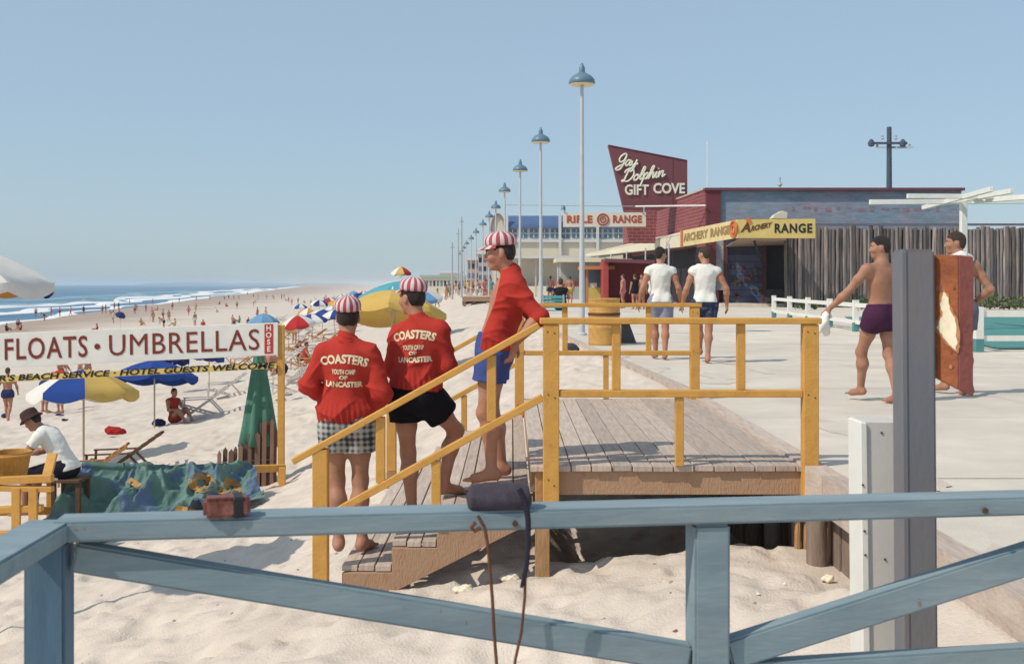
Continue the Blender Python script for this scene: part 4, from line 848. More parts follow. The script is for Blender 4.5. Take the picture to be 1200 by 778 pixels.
def umbrella(label, base, height, R, cols, tilt=(0,0), rise=0.38, spin=0.0, val=0.14, group='beach umbrellas', ribs=True, npan=8, name='beach_umbrella', sag=0.06):
    base = Vector(base); t = thing(name, label, 'umbrella', base, group)
    ax = Vector((tilt[0], tilt[1], 1)).normalized(); top = base+Vector((0,0,height)); rot = Vector((0,0,1)).rotation_difference(ax)
    piv = top-Vector((0,0,rise+0.1))
    def T(r, a, z): return piv+rot @ Vector((r*math.cos(a), r*math.sin(a), z+0.1))
    b = MB(); b.tube([base-Vector((0,0,0.4)), piv], 0.021, 8); b.tube([piv, T(0,0,rise+0.06)], 0.018, 8); b.build('pole', M_pole, t, smooth=True)
    nr, ns = 6, 6
    for q in range(npan):
        a0 = spin+2*PI*q/npan; a1 = spin+2*PI*(q+1)/npan; b = MB(); vs = []; fs = []
        for i in range(nr+1):
            r = i/nr
            for j in range(ns+1):
                u = j/ns; a = a0+(a1-a0)*u; s_ = math.sin(PI*u)
                rr = R*r*(1-0.075*s_*r); zz = rise*(1-r**1.7)-sag*s_*r*(1-r*0.4)
                vs.append(T(rr, a, zz))
        for j in range(ns+1):
            u = j/ns; a = a0+(a1-a0)*u; s_ = math.sin(PI*u); rr = R*(1-0.075*s_)*1.005
            vs.append(T(rr, a, -sag*s_*0.6-val*(0.75+0.35*s_)))
        w = ns+1
        for i in range(nr+1):
            for j in range(ns): fs.append((i*w+j, i*w+j+1, (i+1)*w+j+1, (i+1)*w+j))
        b.add(vs, fs); k = cols[q % len(cols)]
        o = b.build('canopy_panel', canvas(k), t, smooth=True)
        for p in o.data.polygons: p.use_smooth = True
    if ribs:
        b = MB()
        for q in range(npan):
            a = spin+2*PI*q/npan; b.tube([T(R*r, a, rise*(1-r**1.7)-0.012) for r in (0,0.35,0.7,1.0)], 0.006, 5)
            b.tube([T(0.02, a, rise*0.45-0.25), T(R*0.5, a, rise*(1-0.5**1.7)-0.015)], 0.005, 5)
        b.build('rib_frame', M_metal, t)
    T_ = MB(); T_.lathe([(0.0,rise+0.10),(0.02,rise+0.08),(0.025,rise+0.03),(0.0,rise+0.01)], 8, (0,0,0)); vs = [piv+rot @ (Vector(v)+Vector((0,0,0.1))) for v in T_.v]
    b = MB(); b.add(vs, T_.f); b.build('finial', M_white, t)
    return t
def umb_at(label, px, py_rim, Y, wpx, cols, tilt=(0,0), rise=0.36, spin=0.0, val=0.14, ribs=True, group='beach umbrellas', **kw):
    R = wpx/2*Y/FPX; x = PX(px, Y); rim = PZ(py_rim, Y); zb = max(GZ(x, Y), WATER); zb = min(zb, rim-0.9)
    return umbrella(label, (x, Y, zb), rim+rise-zb, R, cols, tilt, rise, spin, val, ribs=ribs, group=group, **kw)
umb_at('white canvas umbrella with blue tip, cut off by the left edge of the photo', -62, 331, 9.4, 236, ['navy','orange','orange','white','white','white','white','white'], rise=0.33, spin=0.22, val=0.10)
umb_at('tilted umbrella with white, bright blue and orange panels, nearest behind the sign', 98, 460, 22, 124, ['yellow','yellow','white','white','white','white','blue','yellow'], tilt=(-0.03,0.10), rise=0.46, spin=-0.393, val=0.16)
umb_at('all blue umbrella behind the lower strip of the sign, right of the tricolour one', 181, 441, 29, 99, ['blue'], tilt=(0.0,0.16), rise=0.42, spin=0.2)
umb_at('nearly black umbrella just under the white sign board, right of the blue one', 202, 421, 41, 40, ['navy'], tilt=(0.02,0.2), rise=0.36)
umb_at('small dark blue umbrella just under the letters LAS of the sign', 245, 418, 43, 36, ['navy','blue'], tilt=(0.1,0.1), rise=0.36)
umb_at('light blue umbrella right above the end of the white sign board', 309, 377, 67, 37, ['lblue'], rise=0.5, spin=0.1, val=0.1)
umb_at('yellow and green umbrella at the end of the white sign board', 338, 384, 70, 32, ['yellow','teal','yellow','white'], tilt=(0.1,-0.15))
umb_at('red, white and blue umbrella, lowest of the row left of the nearest cap', 350, 379, 66, 40, ['red','red','white','blue','blue','white','red','white'], tilt=(-0.1,-0.2), rise=0.5, spin=-2.3)
umb_at('blue and white umbrella behind the red one in the row', 366, 376, 76, 36, ['blue','white','blue','blue'], tilt=(-0.1,-0.1), rise=0.5, spin=-2.2)
umb_at('blue and purple umbrella in the middle of the row', 378, 370, 88, 34, ['blue','purple','blue','white'], tilt=(0.1,-0.1), rise=0.5, spin=-2.2)
umb_at('pale blue and white umbrella at the far end of the row', 391, 362, 108, 24, ['lblue','white'], ribs=False)
umb_at('white umbrella with a blue edge, farthest in the row', 352, 360, 115, 17, ['white','blue'], ribs=False)
umb_at('dark blue umbrella lying half over on the wet sand', 141, 369, 130, 12, ['navy'], tilt=(0.5,-0.3), rise=0.4, ribs=False)
umb_at('big yellow umbrella with a brown shaded underside behind two striped caps', 459, 366, 25, 128, ['yellow'], tilt=(0.02,0.21), rise=0.50, sag=0.03, spin=0.05, val=0.15)
umb_at('teal and white umbrella behind the right half of the big yellow one', 470, 347, 40, 100, ['teal','teal','lblue','white'], tilt=(0.03,-0.1), rise=0.55, spin=0.3)
umb_at('small blue, white, yellow and red umbrella raised high over the beach', 470, 320, 80, 25, ['red','blue','blue','blue','blue','white','yellow','red'], rise=0.45, spin=-0.393, ribs=False)
# closed green umbrella beside the sign post
Y = 16.4; c = Vector((PX(303,Y), Y, 0)); zb = GZ(c.x, Y)
cu = thing('closed_umbrella', 'tall folded green umbrella beside the orange sign post', 'umbrella', (c.x, Y, zb))
V = []; F = []; n = 40; prof = [(0.03,0.0),(0.07,0.12),(0.11,0.4),(0.16,0.8),(0.215,1.2),(0.255,1.45),(0.24,1.46),(0.1,1.44)]; zt = PZ(405, Y)
for r, dz in prof:
    for j in range(n):
        a = 2*PI*j/n; f = 1+0.22*math.sin(a*7+dz*0.8)*min(1, dz*1.5); V.append((r*f*math.cos(a)+0.05*dz*0.2*(1 if math.cos(a)>0 else 0), r*f*math.sin(a), zt-dz-0.05*max(0,math.cos(a*2))*dz*0.5-zb))
for i in range(len(prof)-1):
    for j in range(n): F.append((i*n+j, i*n+(j+1)%n, (i+1)*n+(j+1)%n, (i+1)*n+j))
rawmesh('folded_canopy', np.array(V), F, mat('green_canvas', (0.075,0.20,0.145), 0.9, 0.15, 5, 0.2, 60), cu)
MB().tube([(c.x, Y, zb-0.3), (c.x, Y, zt+0.1)], 0.022, 8).build('pole', M_pole, cu)
# ---------------------------------------------------------------- big sign on posts
Y = 16.0
sg = thing('beach_sign', 'long white sign board lettered FLOATS UMBRELLAS over a thin yellow strip', 'sign', (PX(328,Y), Y, GZ(PX(328,Y),Y)))
def SP(px, py, dy=0.0): return P(px, py, Y)+Vector((0,dy,0))
MB().prism([SP(-330,404), SP(325.5,378), SP(325.5,416), SP(-330,446)], (0,0.03,0)).build('sign_board', M_white, sg, bevel=0.004)
MB().prism([SP(-330,457,-0.012), SP(324,425.5,-0.012), SP(324,431.5,-0.012), SP(-330,464.5,-0.012)], (0,0.03,0)).build('sign_strip', mat('strip_yellow', (0.72,0.52,0.14), 0.6, 0.1, 6), sg)
MB().box(PX(324.6,Y), PX(332,Y), Y+0.034, Y+0.12, GZ(PX(328,Y),Y)-0.6, PZ(381,Y)).build('post', M_orange, sg, bevel=0.005)
MB().box(PX(-300,Y), PX(-292,Y), Y+0.034, Y+0.12, GZ(PX(-300,Y),Y)-0.6, PZ(402,Y)).build('post', M_orange, sg, bevel=0.005)
M_maroon = mat('maroon_lettering', (0.20,0.035,0.02), 0.6, 0.15, 10)
ang = math.atan2(26, 655); ux = Vector((math.cos(ang),0,math.sin(ang))); uz = Vector((-math.sin(ang)*0.3,0,1)).normalized()
k = Y/FPX
text_on('lettering', 'FLOATS', SP(53.5,409,-0.004), ux, uz, 35*k, M_maroon, sg, bold=0.004, ext=0.003, width=97*k, space=1.12)
text_on('lettering', 'UMBRELLAS', SP(215.5,402.6,-0.004), ux, uz, 35*k, M_maroon, sg, bold=0.0, ext=0.003, width=176*k, space=1.08)
dd = MB(); dd.tube([SP(114,406,-0.002), SP(114,406,-0.008)], 0.042, 14); dd.build('lettering', M_maroon, sg)
text_on('lettering', "VER'S BEACH SERVICE · HOTEL GUESTS WELCOME", SP(152,436.2,-0.016), Vector((1,0,0.0480)).normalized(), Vector((0,0,1)), 9.6*k, M_black, sg, bold=0.003, ext=0.002, width=340*k, slant=0.3)
MB().prism([SP(310,380,-0.006), SP(320,379.6,-0.006), SP(320,414,-0.006), SP(310,414.4,-0.006)], (0,0.005,0)).build('price_tag', M_red, sg)
for i, chx in enumerate('HOSE'): text_on('lettering', chx, SP(315,384.8+i*8.1,-0.008), (1,0,0), (0,0,1), 8.6*k, M_white, sg, bold=0.003, ext=0.001)
# ---------------------------------------------------------------- low orange border fence, tarp, picket roll, benches
fn = thing('border_fence', 'low orange timber border fence running left from the sign post', 'fence', (PX(328,15.95), 15.9, GZ(PX(328,15.9),15.9)))
A = P(334, 548, 15.9); B_ = P(60, 557, 14.3); Cc = P(-60, 566, 13.6)
MB().beam(A, B_, 0.09, 0.10).build('top_rail', M_orange, fn, bevel=0.006)
MB().beam(B_+Vector((0.0,0,0)), Cc, 0.09, 0.10).build('top_rail', M_orange, fn, bevel=0.006)
for px, Yq in ((332,15.86),(232,15.3),(140,14.75),(62,14.25)):
    x = PX(px, Yq); MB().box(x-0.045, x+0.045, Yq-0.10, Yq-0.05, GZ(x,Yq)-0.3, PZ(548+(332-px)*0.033,Yq)+0.02).build('post', M_orange, fn, bevel=0.004)
MB().beam(P(150,594,14.7)+Vector((0,-0.12,0)), P(-40,598,13.7)+Vector((0,-0.12,0)), 0.05, 0.10).build('low_rail', M_orange, fn, bevel=0.005)
# seating frame of crossed yellow boards at the left edge
bn = thing('timber_seat', 'yellow painted timber seat frame with crossed boards at the left edge', 'bench', (PX(25,12.6), 12.6, GZ(PX(25,12.6),12.6)))
Yq = 12.6
for (x0, y0, x1, y1, w_, nm) in ((-40,565,62,560,0.085,'seat_board'), (-40,571,62,573,0.06,'front_rail'), (-40,599,50,595,0.075,'cross_board'), (-40,627,40,626,0.085,'cross_board')):
    MB().beam(P(x0,y0,Yq), P(x1,y1,Yq), 0.09, w_).build(nm, M_orange, bn, bevel=0.006)
for px in (18, 38, -30): MB().prism([P(px-5,572,Yq-0.06), P(px+5,572,Yq-0.06), P(px+5,640,Yq-0.06)+Vector((0,0,-0.2)), P(px-5,640,Yq-0.06)+Vector((0,0,-0.2))], (0,0.04,0)).build('upright', M_orange, bn, bevel=0.004)
MB().beam(P(53,566,Yq+0.1), P(62,531,Yq+0.25), 0.12, 0.03).build('arm_board', M_orange, bn, bevel=0.005)
MB().beam(P(42,560,Yq+0.1), P(52,562,Yq+0.5), 0.30, 0.02).build('paper', M_white, bn)
bk = thing('bushel_basket', 'yellow bushel basket on the timber seat at the left edge', 'basket', (PX(12,13.0), 13.0, PZ(558,13)))
b = MB(); b.lathe([(0.20,0.0),(0.245,0.26),(0.26,0.27),(0.255,0.30),(0.235,0.295),(0.19,0.03),(0.0,0.03)], 24, (PX(10,13.0), 13.0, PZ(559,13)), caps=False); b.build('basket_wall', mat('basket_slats', (0.50,0.25,0.06), 0.7, 0.25, 14, 0.4, 40, stretch=(4,4,0.5)), bk, smooth=True)
b = MB(); b.tube([(PX(10,13)+0.262*math.cos(2*PI*i/24), 13+0.262*math.sin(2*PI*i/24), PZ(559,13)+0.27) for i in range(25)], 0.013, 6); b.build('rim_hoop', M_orange, bk)
# tarp over the fence
M_tarp = mat('teal_tarp', (0.13,0.225,0.19), 0.85, 0.3, 3, 0.3, 30, col2=(0.11,0.16,0.26), c2amt=0.42, c2scale=2.6, hard=True, chip=(0.36,0.30,0.27), chipscale=3.2, chiplvl=0.66, spec=0.3)
tA, tB = P(100, 551, 14.45), P(296, 547, 15.45); tarp = thing('painted_tarp', 'crumpled teal and blue tarp with orange letters draped over the low fence', 'tarp', tA)
nu, nv = 170, 90; tw_ = (tB-tA)
U_, V_ = np.meshgrid(np.linspace(0,1,nu+1), np.linspace(0,1,nv+1), indexing='ij')
rg = lambda x, y, sd: (1-np.abs(2*vnoise(x, y, sd)-1))**1.6
wu = U_+0.08*(vnoise(U_*5, V_*3, 71)-0.5); wv = V_+0.16*(vnoise(U_*4, V_*3, 72)-0.5)
fold = 0.40*(rg(wu*6+wv*1.5, wv*2.2, 61)-0.5)+0.17*(rg(wu*12-wv*3, wv*5, 62)-0.5)+0.08*(rg(wu*25+wv*5, wv*11, 63)-0.5)+0.025*(rg(wu*50, wv*24, 64)-0.5)
edge = np.clip(V_*5, 0.12, 1); fold = fold*edge
px_ = tA.x+tw_.x*U_+np.maximum(U_-0.30, -0.03)*0.55*V_+0.10*(vnoise(U_*7, V_*4, 65)-0.5)*V_; rag = 1+0.25*(vnoise(U_*8, U_*0, 66)-0.5)
fwd = np.maximum(0, V_-0.10)**1.1*1.75*(1.15-0.5*U_)*rag; py_ = tA.y+tw_.y*U_-0.10-fwd-fold*0.35
z0 = tA.z+tw_.z*U_+0.05; hang = z0-0.80*np.minimum(V_, 0.85)**1.0*(1.15-0.55*U_); zg = gz(px_, py_)+0.05
pz_ = np.maximum(np.where(V_ < 0.07, z0, hang)+fold*0.75+0.03, zg+np.maximum(fold, 0)*0.9)
V = np.stack([px_-tA.x, py_-tA.y, pz_-tA.z], -1).reshape(-1,3).tolist()
F = [(i*(nv+1)+j, (i+1)*(nv+1)+j, (i+1)*(nv+1)+j+1, i*(nv+1)+j+1) for i in range(nu) for j in range(nv)]
to_ = rawmesh('tarp_cloth', [tuple(v) for v in V], F, M_tarp, tarp)
M_tor = mat('tarp_orange_print', (0.44,0.23,0.07), 0.8, 0.2, 8)
bt = BVHTree.FromPolygons([Vector(v) for v in V], F)
for chx, px, py, sz, rt in (('O',236,567,0.36,0.15),('D',270,573,0.30,-0.4),('I',218,598,0.26,1.3),('I',160,568,0.24,0.9)):
    tv, tf = text_verts(chx, sz, 0.035, 0, subdiv=2); q = P(px, py, 14.0); out = []
    for v in tv:
        x, y = v.x*math.cos(rt)-v.y*math.sin(rt), v.x*math.sin(rt)+v.y*math.cos(rt); w_ = Vector((q.x+x, q.y, q.z+y*0.8)); dr = (w_-Vector((0,0,EYE))).normalized()
        h = bt.ray_cast(Vector((0,0,EYE))-tA, dr); out.append(tuple((h[0] if h[0] is not None else (w_-tA))-dr*0.012+Vector((0,0,0.006))))
    rawmesh('letter', out, tf, M_tor, to_, smooth=False)
# rolled picket fence leaning by the post
pk = thing('picket_fence_roll', 'short weathered brown picket fence rising in steps beside the sign post', 'picket fence', (PX(290,16.2), 16.15, GZ(PX(290,16.2),16.2)))
M_pick = mat('brown_picket', (0.20,0.12,0.09), 0.9, 0.25, 6, 0.4, 30, stretch=(3,3,0.4), rnd=0.4)
for i, (px, top) in enumerate(((256,528),(263,524),(270,526),(275,523),(281,520),(287,518),(292,508),(296,509),(301,506),(305,494),(309,491),(314,493),(318,490),(321,500))):
    Yq = 16.15+0.05*(i % 2); x = PX(px, Yq); wd = 0.026+0.006*(i % 3); zg = GZ(x, Yq)-0.1; zt = PZ(top, Yq)
    MB().prism([(x-wd,Yq,zg), (x+wd,Yq,zg), (x+wd+0.01,Yq,zt-0.05), (x+0.01,Yq,zt), (x-wd+0.01,Yq,zt-0.05)], (0,0.022,0)).build('picket', M_pick, pk)
for z in (0.12, 0.30): MB().tube([(PX(254,16.2), 16.19, pk.location.z+z), (PX(323,16.2), 16.19, pk.location.z+z+0.05)], 0.006, 6).build('wire', M_metal, pk)
# deck chairs
def deck_chair(label, px, py, Y, s, rz, m, group='folding beach chairs'):
    x = PX(px, Y); t = thing('beach_chair', label, 'beach chair', (x, Y, GZ(x,Y)), group, rz); L_ = lambda a: Vector(a)*s
    for q in (-0.28, 0.28):
        MB().beam(L_((-0.55,q,0.30)), L_((0.35,q,0.02)), 0.03*s, 0.045*s).build('frame_rail', m, t)
        MB().beam(L_((-0.35,q*0.9,0.02)), L_((0.72,q*0.9,0.78)), 0.03*s, 0.045*s).build('back_rail', m, t)
        MB().beam(L_((0.25,q*0.85,0.42)), L_((0.62,q*0.85,0.02)), 0.025*s, 0.04*s).build('leg', m, t)
        MB().beam(L_((-0.5,q*1.1,0.46)), L_((0.30,q*1.1,0.48)), 0.05*s, 0.025*s).build('arm_rest', m, t)
        MB().beam(L_((-0.48,q*1.05,0.02)), L_((-0.46,q*1.05,0.45)), 0.03*s, 0.04*s).build('leg', m, t)
    for i in range(6): MB().beam(L_((-0.5+i*0.12,-0.28,0.31-i*0.045)), L_((-0.5+i*0.12,0.28,0.31-i*0.045)), 0.07*s, 0.015*s).build('slat', m, t)
    for i in range(6): MB().beam(L_((0.10+i*0.115,-0.26,0.34+i*0.082)), L_((0.10+i*0.115,0.26,0.34+i*0.082)), 0.015*s, 0.07*s).build('slat', m, t)
    return t
M_dk = mat('dark_chair_wood', (0.11,0.06,0.035), 0.7, 0.25, 8, rnd=0.2); M_lt = mat('pale_chair_wood', (0.55,0.50,0.45), 0.7, 0.15, 8, rnd=0.1); M_or = mat('orange_chair_wood', (0.42,0.20,0.07), 0.7, 0.2, 8, rnd=0.15)
deck_chair('dark wooden folding beach chair with raised back beside the blue umbrella pole', 139, 540, 19.4, 1.0, 0.1, M_dk)
deck_chair('brown folding beach chair left of the dark one, close to the low fence', 100, 542, 18.6, 0.95, 0.25, M_or)
deck_chair('pale folding chair on the sand right of the woman in red', 236, 470, 30, 1.0, 0.2, M_lt)
deck_chair('pale folding chair behind, nearest the folded green umbrella', 262, 455, 36, 1.0, 0.3, M_lt)
spots = [(px, py) for px, py in ((335,398),(352,402),(371,398),(388,401),(345,413),(366,416),(338,428),(358,434),(380,428),(349,448),(372,452),(336,462),(300,388),(322,391),(288,386),(402,392),(330,376),(318,380),(362,388),(256,425),(284,432))]
for i, (px, py) in enumerate(sorted(spots)):
    p = G(px, py); m_ = (M_lt, M_or, M_lt)[i % 3]
    t = deck_chair('%s beach chair on open sand right of the sign, %s from left of its kind' % ('orange' if m_ is M_or else 'pale', ['first','second','third','fourth','fifth','sixth','seventh','eighth','ninth','tenth','eleventh','twelfth','thirteenth','fourteenth'][i//3 if m_ is M_or else i-(i+1)//3]), px, 0, p.y, 1.0, 0.2+0.5*math.sin(i*2.3), m_)
    t.location = p
row = [(405,352,115,15,['red','white']),(396,356,100,18,['yellow','orange']),(412,349,130,13,['blue','white']),(420,347,140,12,['navy']),(400,349,138,12,['teal','white']),(386,353,118,15,['red','white','blue']),(374,356,112,16,['navy','white']),(426,344,165,10,['red','white']),(414,344,170,9,['lblue']),(440,342,190,9,['white','blue']),(362,366,96,20,['orange','white']),(392,369,84,26,['blue','white'])]
for i, (px, py, Yq, w_, cc) in enumerate(sorted(row)):
    umb_at('small %s umbrella above the crowd, %s of the far cluster from left' % (', '.join(cc), ['first','second','third','fourth','fifth','sixth','seventh','eighth','ninth','tenth','eleventh','last'][i]), px, py, Yq, w_*1.3, cc, tilt=(0.1*math.sin(i*2), -0.12), rise=0.4, spin=i, ribs=False)
# ---------------------------------------------------------------- oil-drum litter barrel and board on the walk edge
Y = 22.9; x = PX(708, Y); br = thing('litter_barrel', 'yellow barrel with red and brown bands behind the farther deck railing', 'barrel', (x, Y, 0))
M_by = mat('barrel_yellow', (0.56,0.32,0.09), 0.7, 0.14, 7, 0.15, 30, col2=(0.44,0.22,0.06), c2amt=0.35, c2scale=8)
R = 0.325; MB().lathe([(R*0.97,0.0),(R*1.01,0.03),(R,0.05),(R,0.34),(R*1.025,0.36),(R,0.38),(R,0.62),(R*1.025,0.64),(R,0.66),(R,0.93),(R*1.025,0.945),(R*0.99,0.96),(R*0.95,0.93),(R*0.95,0.4),(0.0,0.4)], 32, (x,Y,0)).build('drum', M_by, br, smooth=True)
MB().lathe([(R*1.01,0.60),(R*1.012,0.605),(R*1.032,0.625),(R*1.032,0.655),(R*1.01,0.665)], 32, (x,Y,0)).build('dark_band', mat('barrel_brown', (0.13,0.045,0.02), 0.6), br, smooth=True)
MB().lathe([(R*1.01,0.42),(R*1.012,0.43),(R*1.012,0.50),(R*1.01,0.51)], 32, (x,Y,0)).build('red_band', mat('barrel_dull_red',(0.36,0.09,0.04),0.7,0.2,12), br, smooth=True)
Yb_ = 23.5; ab = thing('leaning_board', 'small dark grey board standing behind the yellow barrel', 'board', (PX(737,Yb_), Yb_, 0))
MB().prism([(PX(729,Yb_),Yb_,0.40),(PX(738,Yb_),Yb_,0.40),(PX(746,Yb_),Yb_,0.0),(PX(728,Yb_),Yb_,0.0)], (0,0.25,0)).build('board_face', mat('board_grey',(0.10,0.095,0.10),0.8), ab)
MB().box(PX(727,Yb_), PX(748,Yb_), Yb_-0.04, Yb_+0.3, 0.402, 0.44).build('board_top', M_dk, ab)
tb = thing('teal_bench', 'teal park bench on the boardwalk left of the first lamp post', 'bench', (PX(648,34), 34, 0))
M_teal = mat('teal_paint', (0.10,0.33,0.34), 0.5, 0.12, 6)
for i in range(4): MB().beam((PX(634,34), 34+i*0.10, 0.44), (PX(662,34), 34+i*0.10, 0.44), 0.085, 0.03).build('seat_slat', M_teal, tb)
for i in range(4): MB().beam((PX(634,34), 33.95-i*0.03, 0.56+i*0.10), (PX(662,34), 33.95-i*0.03, 0.56+i*0.10), 0.03, 0.085).build('back_slat', M_teal, tb)
for px in (636, 660):
    MB().beam((PX(px,34), 33.95, 0), (PX(px,34), 33.84, 0.93), 0.05, 0.05).build('leg', M_metal, tb); MB().beam((PX(px,34), 34.3, 0), (PX(px,34), 34.3, 0.42), 0.05, 0.05).build('leg', M_metal, tb)
for (px, Yq, nm, lab, m_) in ((668,21.5,'duffel_bag','small dark duffel on the sand behind the farther railing',M_roll),):
    x = PX(px, Yq); z0 = 0.0 if x > float(xedge(np.array(Yq))) else GZ(x, Yq)
    V, F = solid([ell((0,0,0.13),(0.22,0.16,0.15)), ell((0.12,0,0.1),(0.14,0.12,0.1))], 0.02, lambda D,X,Y,Z: np.maximum(D+0.01*np.sin(X*30)*np.sin(Y*26), -Z))
    o = rawmesh(nm, V, F, m_); o.scale = (0.7,)*3; o.location = (x, Yq, z0); tag(o, lab, 'bag')
# ---------------------------------------------------------------- lamp posts
M_shade = mat('lamp_blue_enamel', (0.12,0.20,0.27), 0.4, 0.1, 6, spec=0.4); M_lampin = mat('lamp_cream_inside', (0.72,0.64,0.42), 0.5, 0.05); M_lpost = mat('pale_post_paint', (0.50,0.52,0.53), 0.5, 0.1, 4)
lamps = [(682,75,27.0),(634,150,38.0),(609,187,47.8),(592,214,58.6),(581,235,70),(573,247,81),(566,257,92),(558,267,105),(552,275,120),(547,281.5,136),(544,287,152),(541,291,168),(539,295,185)]
H0 = 6.61; t0 = thing('street_lamp', 'nearest and tallest street lamp, left of the gift shop sign', 'street lamp', (PX(682,27), 27, 0), 'street lamps along the boardwalk')
x0 = PX(682,27)
MB().lathe([(0.12,0.0),(0.12,0.05),(0.075,0.08),(0.07,0.5),(0.055,3),(0.042,H0-0.45)], 12, (x0,27,0)).build('pole', M_lpost, t0, smooth=True)
MB().lathe([(0.30,H0-0.50),(0.325,H0-0.47),(0.31,H0-0.40),(0.24,H0-0.31),(0.14,H0-0.25),(0.075,H0-0.21),(0.07,H0-0.10),(0.045,H0-0.05),(0.03,H0),(0.0,H0+0.02)], 24, (x0,27,0)).build('shade', M_shade, t0, smooth=True)
MB().lathe([(0.0,H0-0.50),(0.12,H0-0.53),(0.24,H0-0.54),(0.298,H0-0.51),(0.296,H0-0.495),(0.0,H0-0.49)], 24, (x0,27,0)).build('bowl', M_lampin, t0, smooth=True)
words = ['second nearest','third nearest','fourth nearest','fifth nearest','sixth nearest','seventh nearest','eighth nearest','ninth nearest','tenth nearest','eleventh nearest','twelfth nearest','farthest']
for i, (px, py, Yq) in enumerate(lamps[1:]):
    o = dup(t0, (PX(px,Yq), Yq, PZ(py,Yq)-H0), label=words[i]+' street lamp of the boardwalk row, counted away from the gift shop sign'); o.rotation_euler = (random.uniform(-0.006,0.006), random.uniform(-0.006,0.006), random.uniform(0,6))
# ---------------------------------------------------------------- gift shop
def brick_mat(nm, c1, c2, mortar, sc):
    m = bpy.data.materials.new(nm); m.use_nodes = True; MATS[nm] = m; nt = m.node_tree; N = nt.nodes; L = nt.links; b = N['Principled BSDF']; b.inputs['Roughness'].default_value = 0.9
    tc = N.new('ShaderNodeTexCoord'); mp = N.new('ShaderNodeMapping'); mp.inputs['Rotation'].default_value = (PI/2, 0, 0); L.new(tc.outputs['Object'], mp.inputs[0])
    sx = N.new('ShaderNodeSeparateXYZ'); L.new(tc.outputs['Object'], sx.inputs[0]); a1 = N.new('ShaderNodeMath'); L.new(sx.outputs[0], a1.inputs[0]); L.new(sx.outputs[1], a1.inputs[1])
    cb = N.new('ShaderNodeCombineXYZ'); L.new(a1.outputs[0], cb.inputs[0]); L.new(sx.outputs[2], cb.inputs[1])
    bt_ = N.new('ShaderNodeTexBrick'); bt_.inputs['Scale'].default_value = sc; bt_.inputs['Color1'].default_value = (*c1,1); bt_.inputs['Color2'].default_value = (*c2,1); bt_.inputs['Mortar'].default_value = (*mortar,1)
    bt_.inputs['Mortar Size'].default_value = 0.025; bt_.inputs['Row Height'].default_value = 0.30; bt_.inputs['Brick Width'].default_value = 0.75
    L.new(cb.outputs[0], bt_.inputs[0]); L.new(bt_.outputs[0], b.inputs['Base Color'])
    bp = N.new('ShaderNodeBump'); bp.inputs['Strength'].default_value = 0.4; bp.inputs['Distance'].default_value = 0.02; inv = N.new('ShaderNodeMath'); inv.operation = 'SUBTRACT'; inv.inputs[0].default_value = 1; L.new(bt_.outputs[1], inv.inputs[1]); L.new(inv.outputs[0], bp.inputs['Height']); L.new(bp.outputs[0], b.inputs['Normal'])
    return m
M_brick = brick_mat('red_brick', (0.27,0.055,0.065), (0.21,0.04,0.05), (0.30,0.17,0.16), 1.35)
M_brick2 = mat('dark_brick_pier', (0.15,0.035,0.045), 0.9, 0.2, 6, 0.3, 20)
M_stucco = mat('blue_grey_stucco', (0.21,0.29,0.365), 0.95, 0.25, 3.0, 0.9, 5, stretch=(0.5,1,1.6), col2=(0.32,0.29,0.35), c2amt=0.42, c2scale=0.7)
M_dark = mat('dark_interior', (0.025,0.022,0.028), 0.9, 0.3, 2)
gs = thing('gift_shop', 'long low gift shop with red brick side wall and faded blue stucco front', 'shop', (11.5, 66, 0))
Y0, X0, ZT = 66.0, 11.5, 6.88
def wallx(Y): return X0-0.063*(Y-Y0)
MB().prism([(wallx(66),66,0.0),(wallx(96),96,0.0),(wallx(96),96,ZT-0.004),(wallx(66),66,ZT-0.004)], (0.4,0.0,0)).build('brick_wall', M_brick, gs)
MB().box(X0-0.002, PX(843,66), 65.6, 66.05, 0.0, ZT-0.06).build('corner_pier', M_brick2, gs)
MB().box(PX(843,66), PX(1125,66), 65.8, 66.1, 0.0, ZT-0.1).build('stucco_wall', M_stucco, gs)
MB().box(PX(1124,66), PX(1126,66), 66.1, 96, 0.0, ZT-0.1).build('far_side_wall', M_stucco, gs)
MB().box(X0+0.4, PX(1124,66), 66.1, 95, ZT-0.5, ZT-0.35).build('roof', M_metal, gs)
MB().box(X0-0.10, PX(1127,66), 65.5, 66.2, ZT-0.1, ZT+0.06).build('front_coping', mat('maroon_coping',(0.16,0.05,0.07),0.6), gs)
MB().prism([(wallx(66.2)-0.06,66.2,ZT),(wallx(96)-0.06,96,ZT),(wallx(96)+0.45,96,ZT),(wallx(66.2)+0.45,66.2,ZT)], (0,0,0.10)).build('side_coping', mat('pale_coping',(0.55,0.42,0.36),0.7), gs)
for k_ in range(14):  # remains of painted red lettering on the stucco
    xx = PX(928+k_*13, 65.8); MB().box(xx, xx+random.uniform(0.15,0.5), 65.788, 65.8, PZ(247+random.uniform(-2,2),66), PZ(243+random.uniform(-1,2),66)).build('faded_mark', mat('faded_red',(0.30,0.19,0.23),0.9,0.3,6), gs)
ca = MB()   # awning along the boardwalk side
ca.prism([(10.30,68,4.30),(7.40,112,4.30),(7.40,112,4.02),(10.30,68,3.52)], (0.16,0.01,0)); ca.build('awning_fascia', M_cream, gs)
MB().prism([(10.30,68,4.25),(7.40,112,4.25),(wallx(96)-0.05,112,4.6),(wallx(66)-0.05,68,4.6)], (0,0,0.08)).build('awning_roof', M_cream, gs)
MB().prism([(10.42,68.2,3.55),(7.6,111.8,3.95),(wallx(96)-0.05,111.8,4.0),(wallx(66)-0.05,68.2,3.6)], (0,0,0.03)).build('awning_soffit', mat('soffit_grey',(0.22,0.21,0.20),0.9), gs)
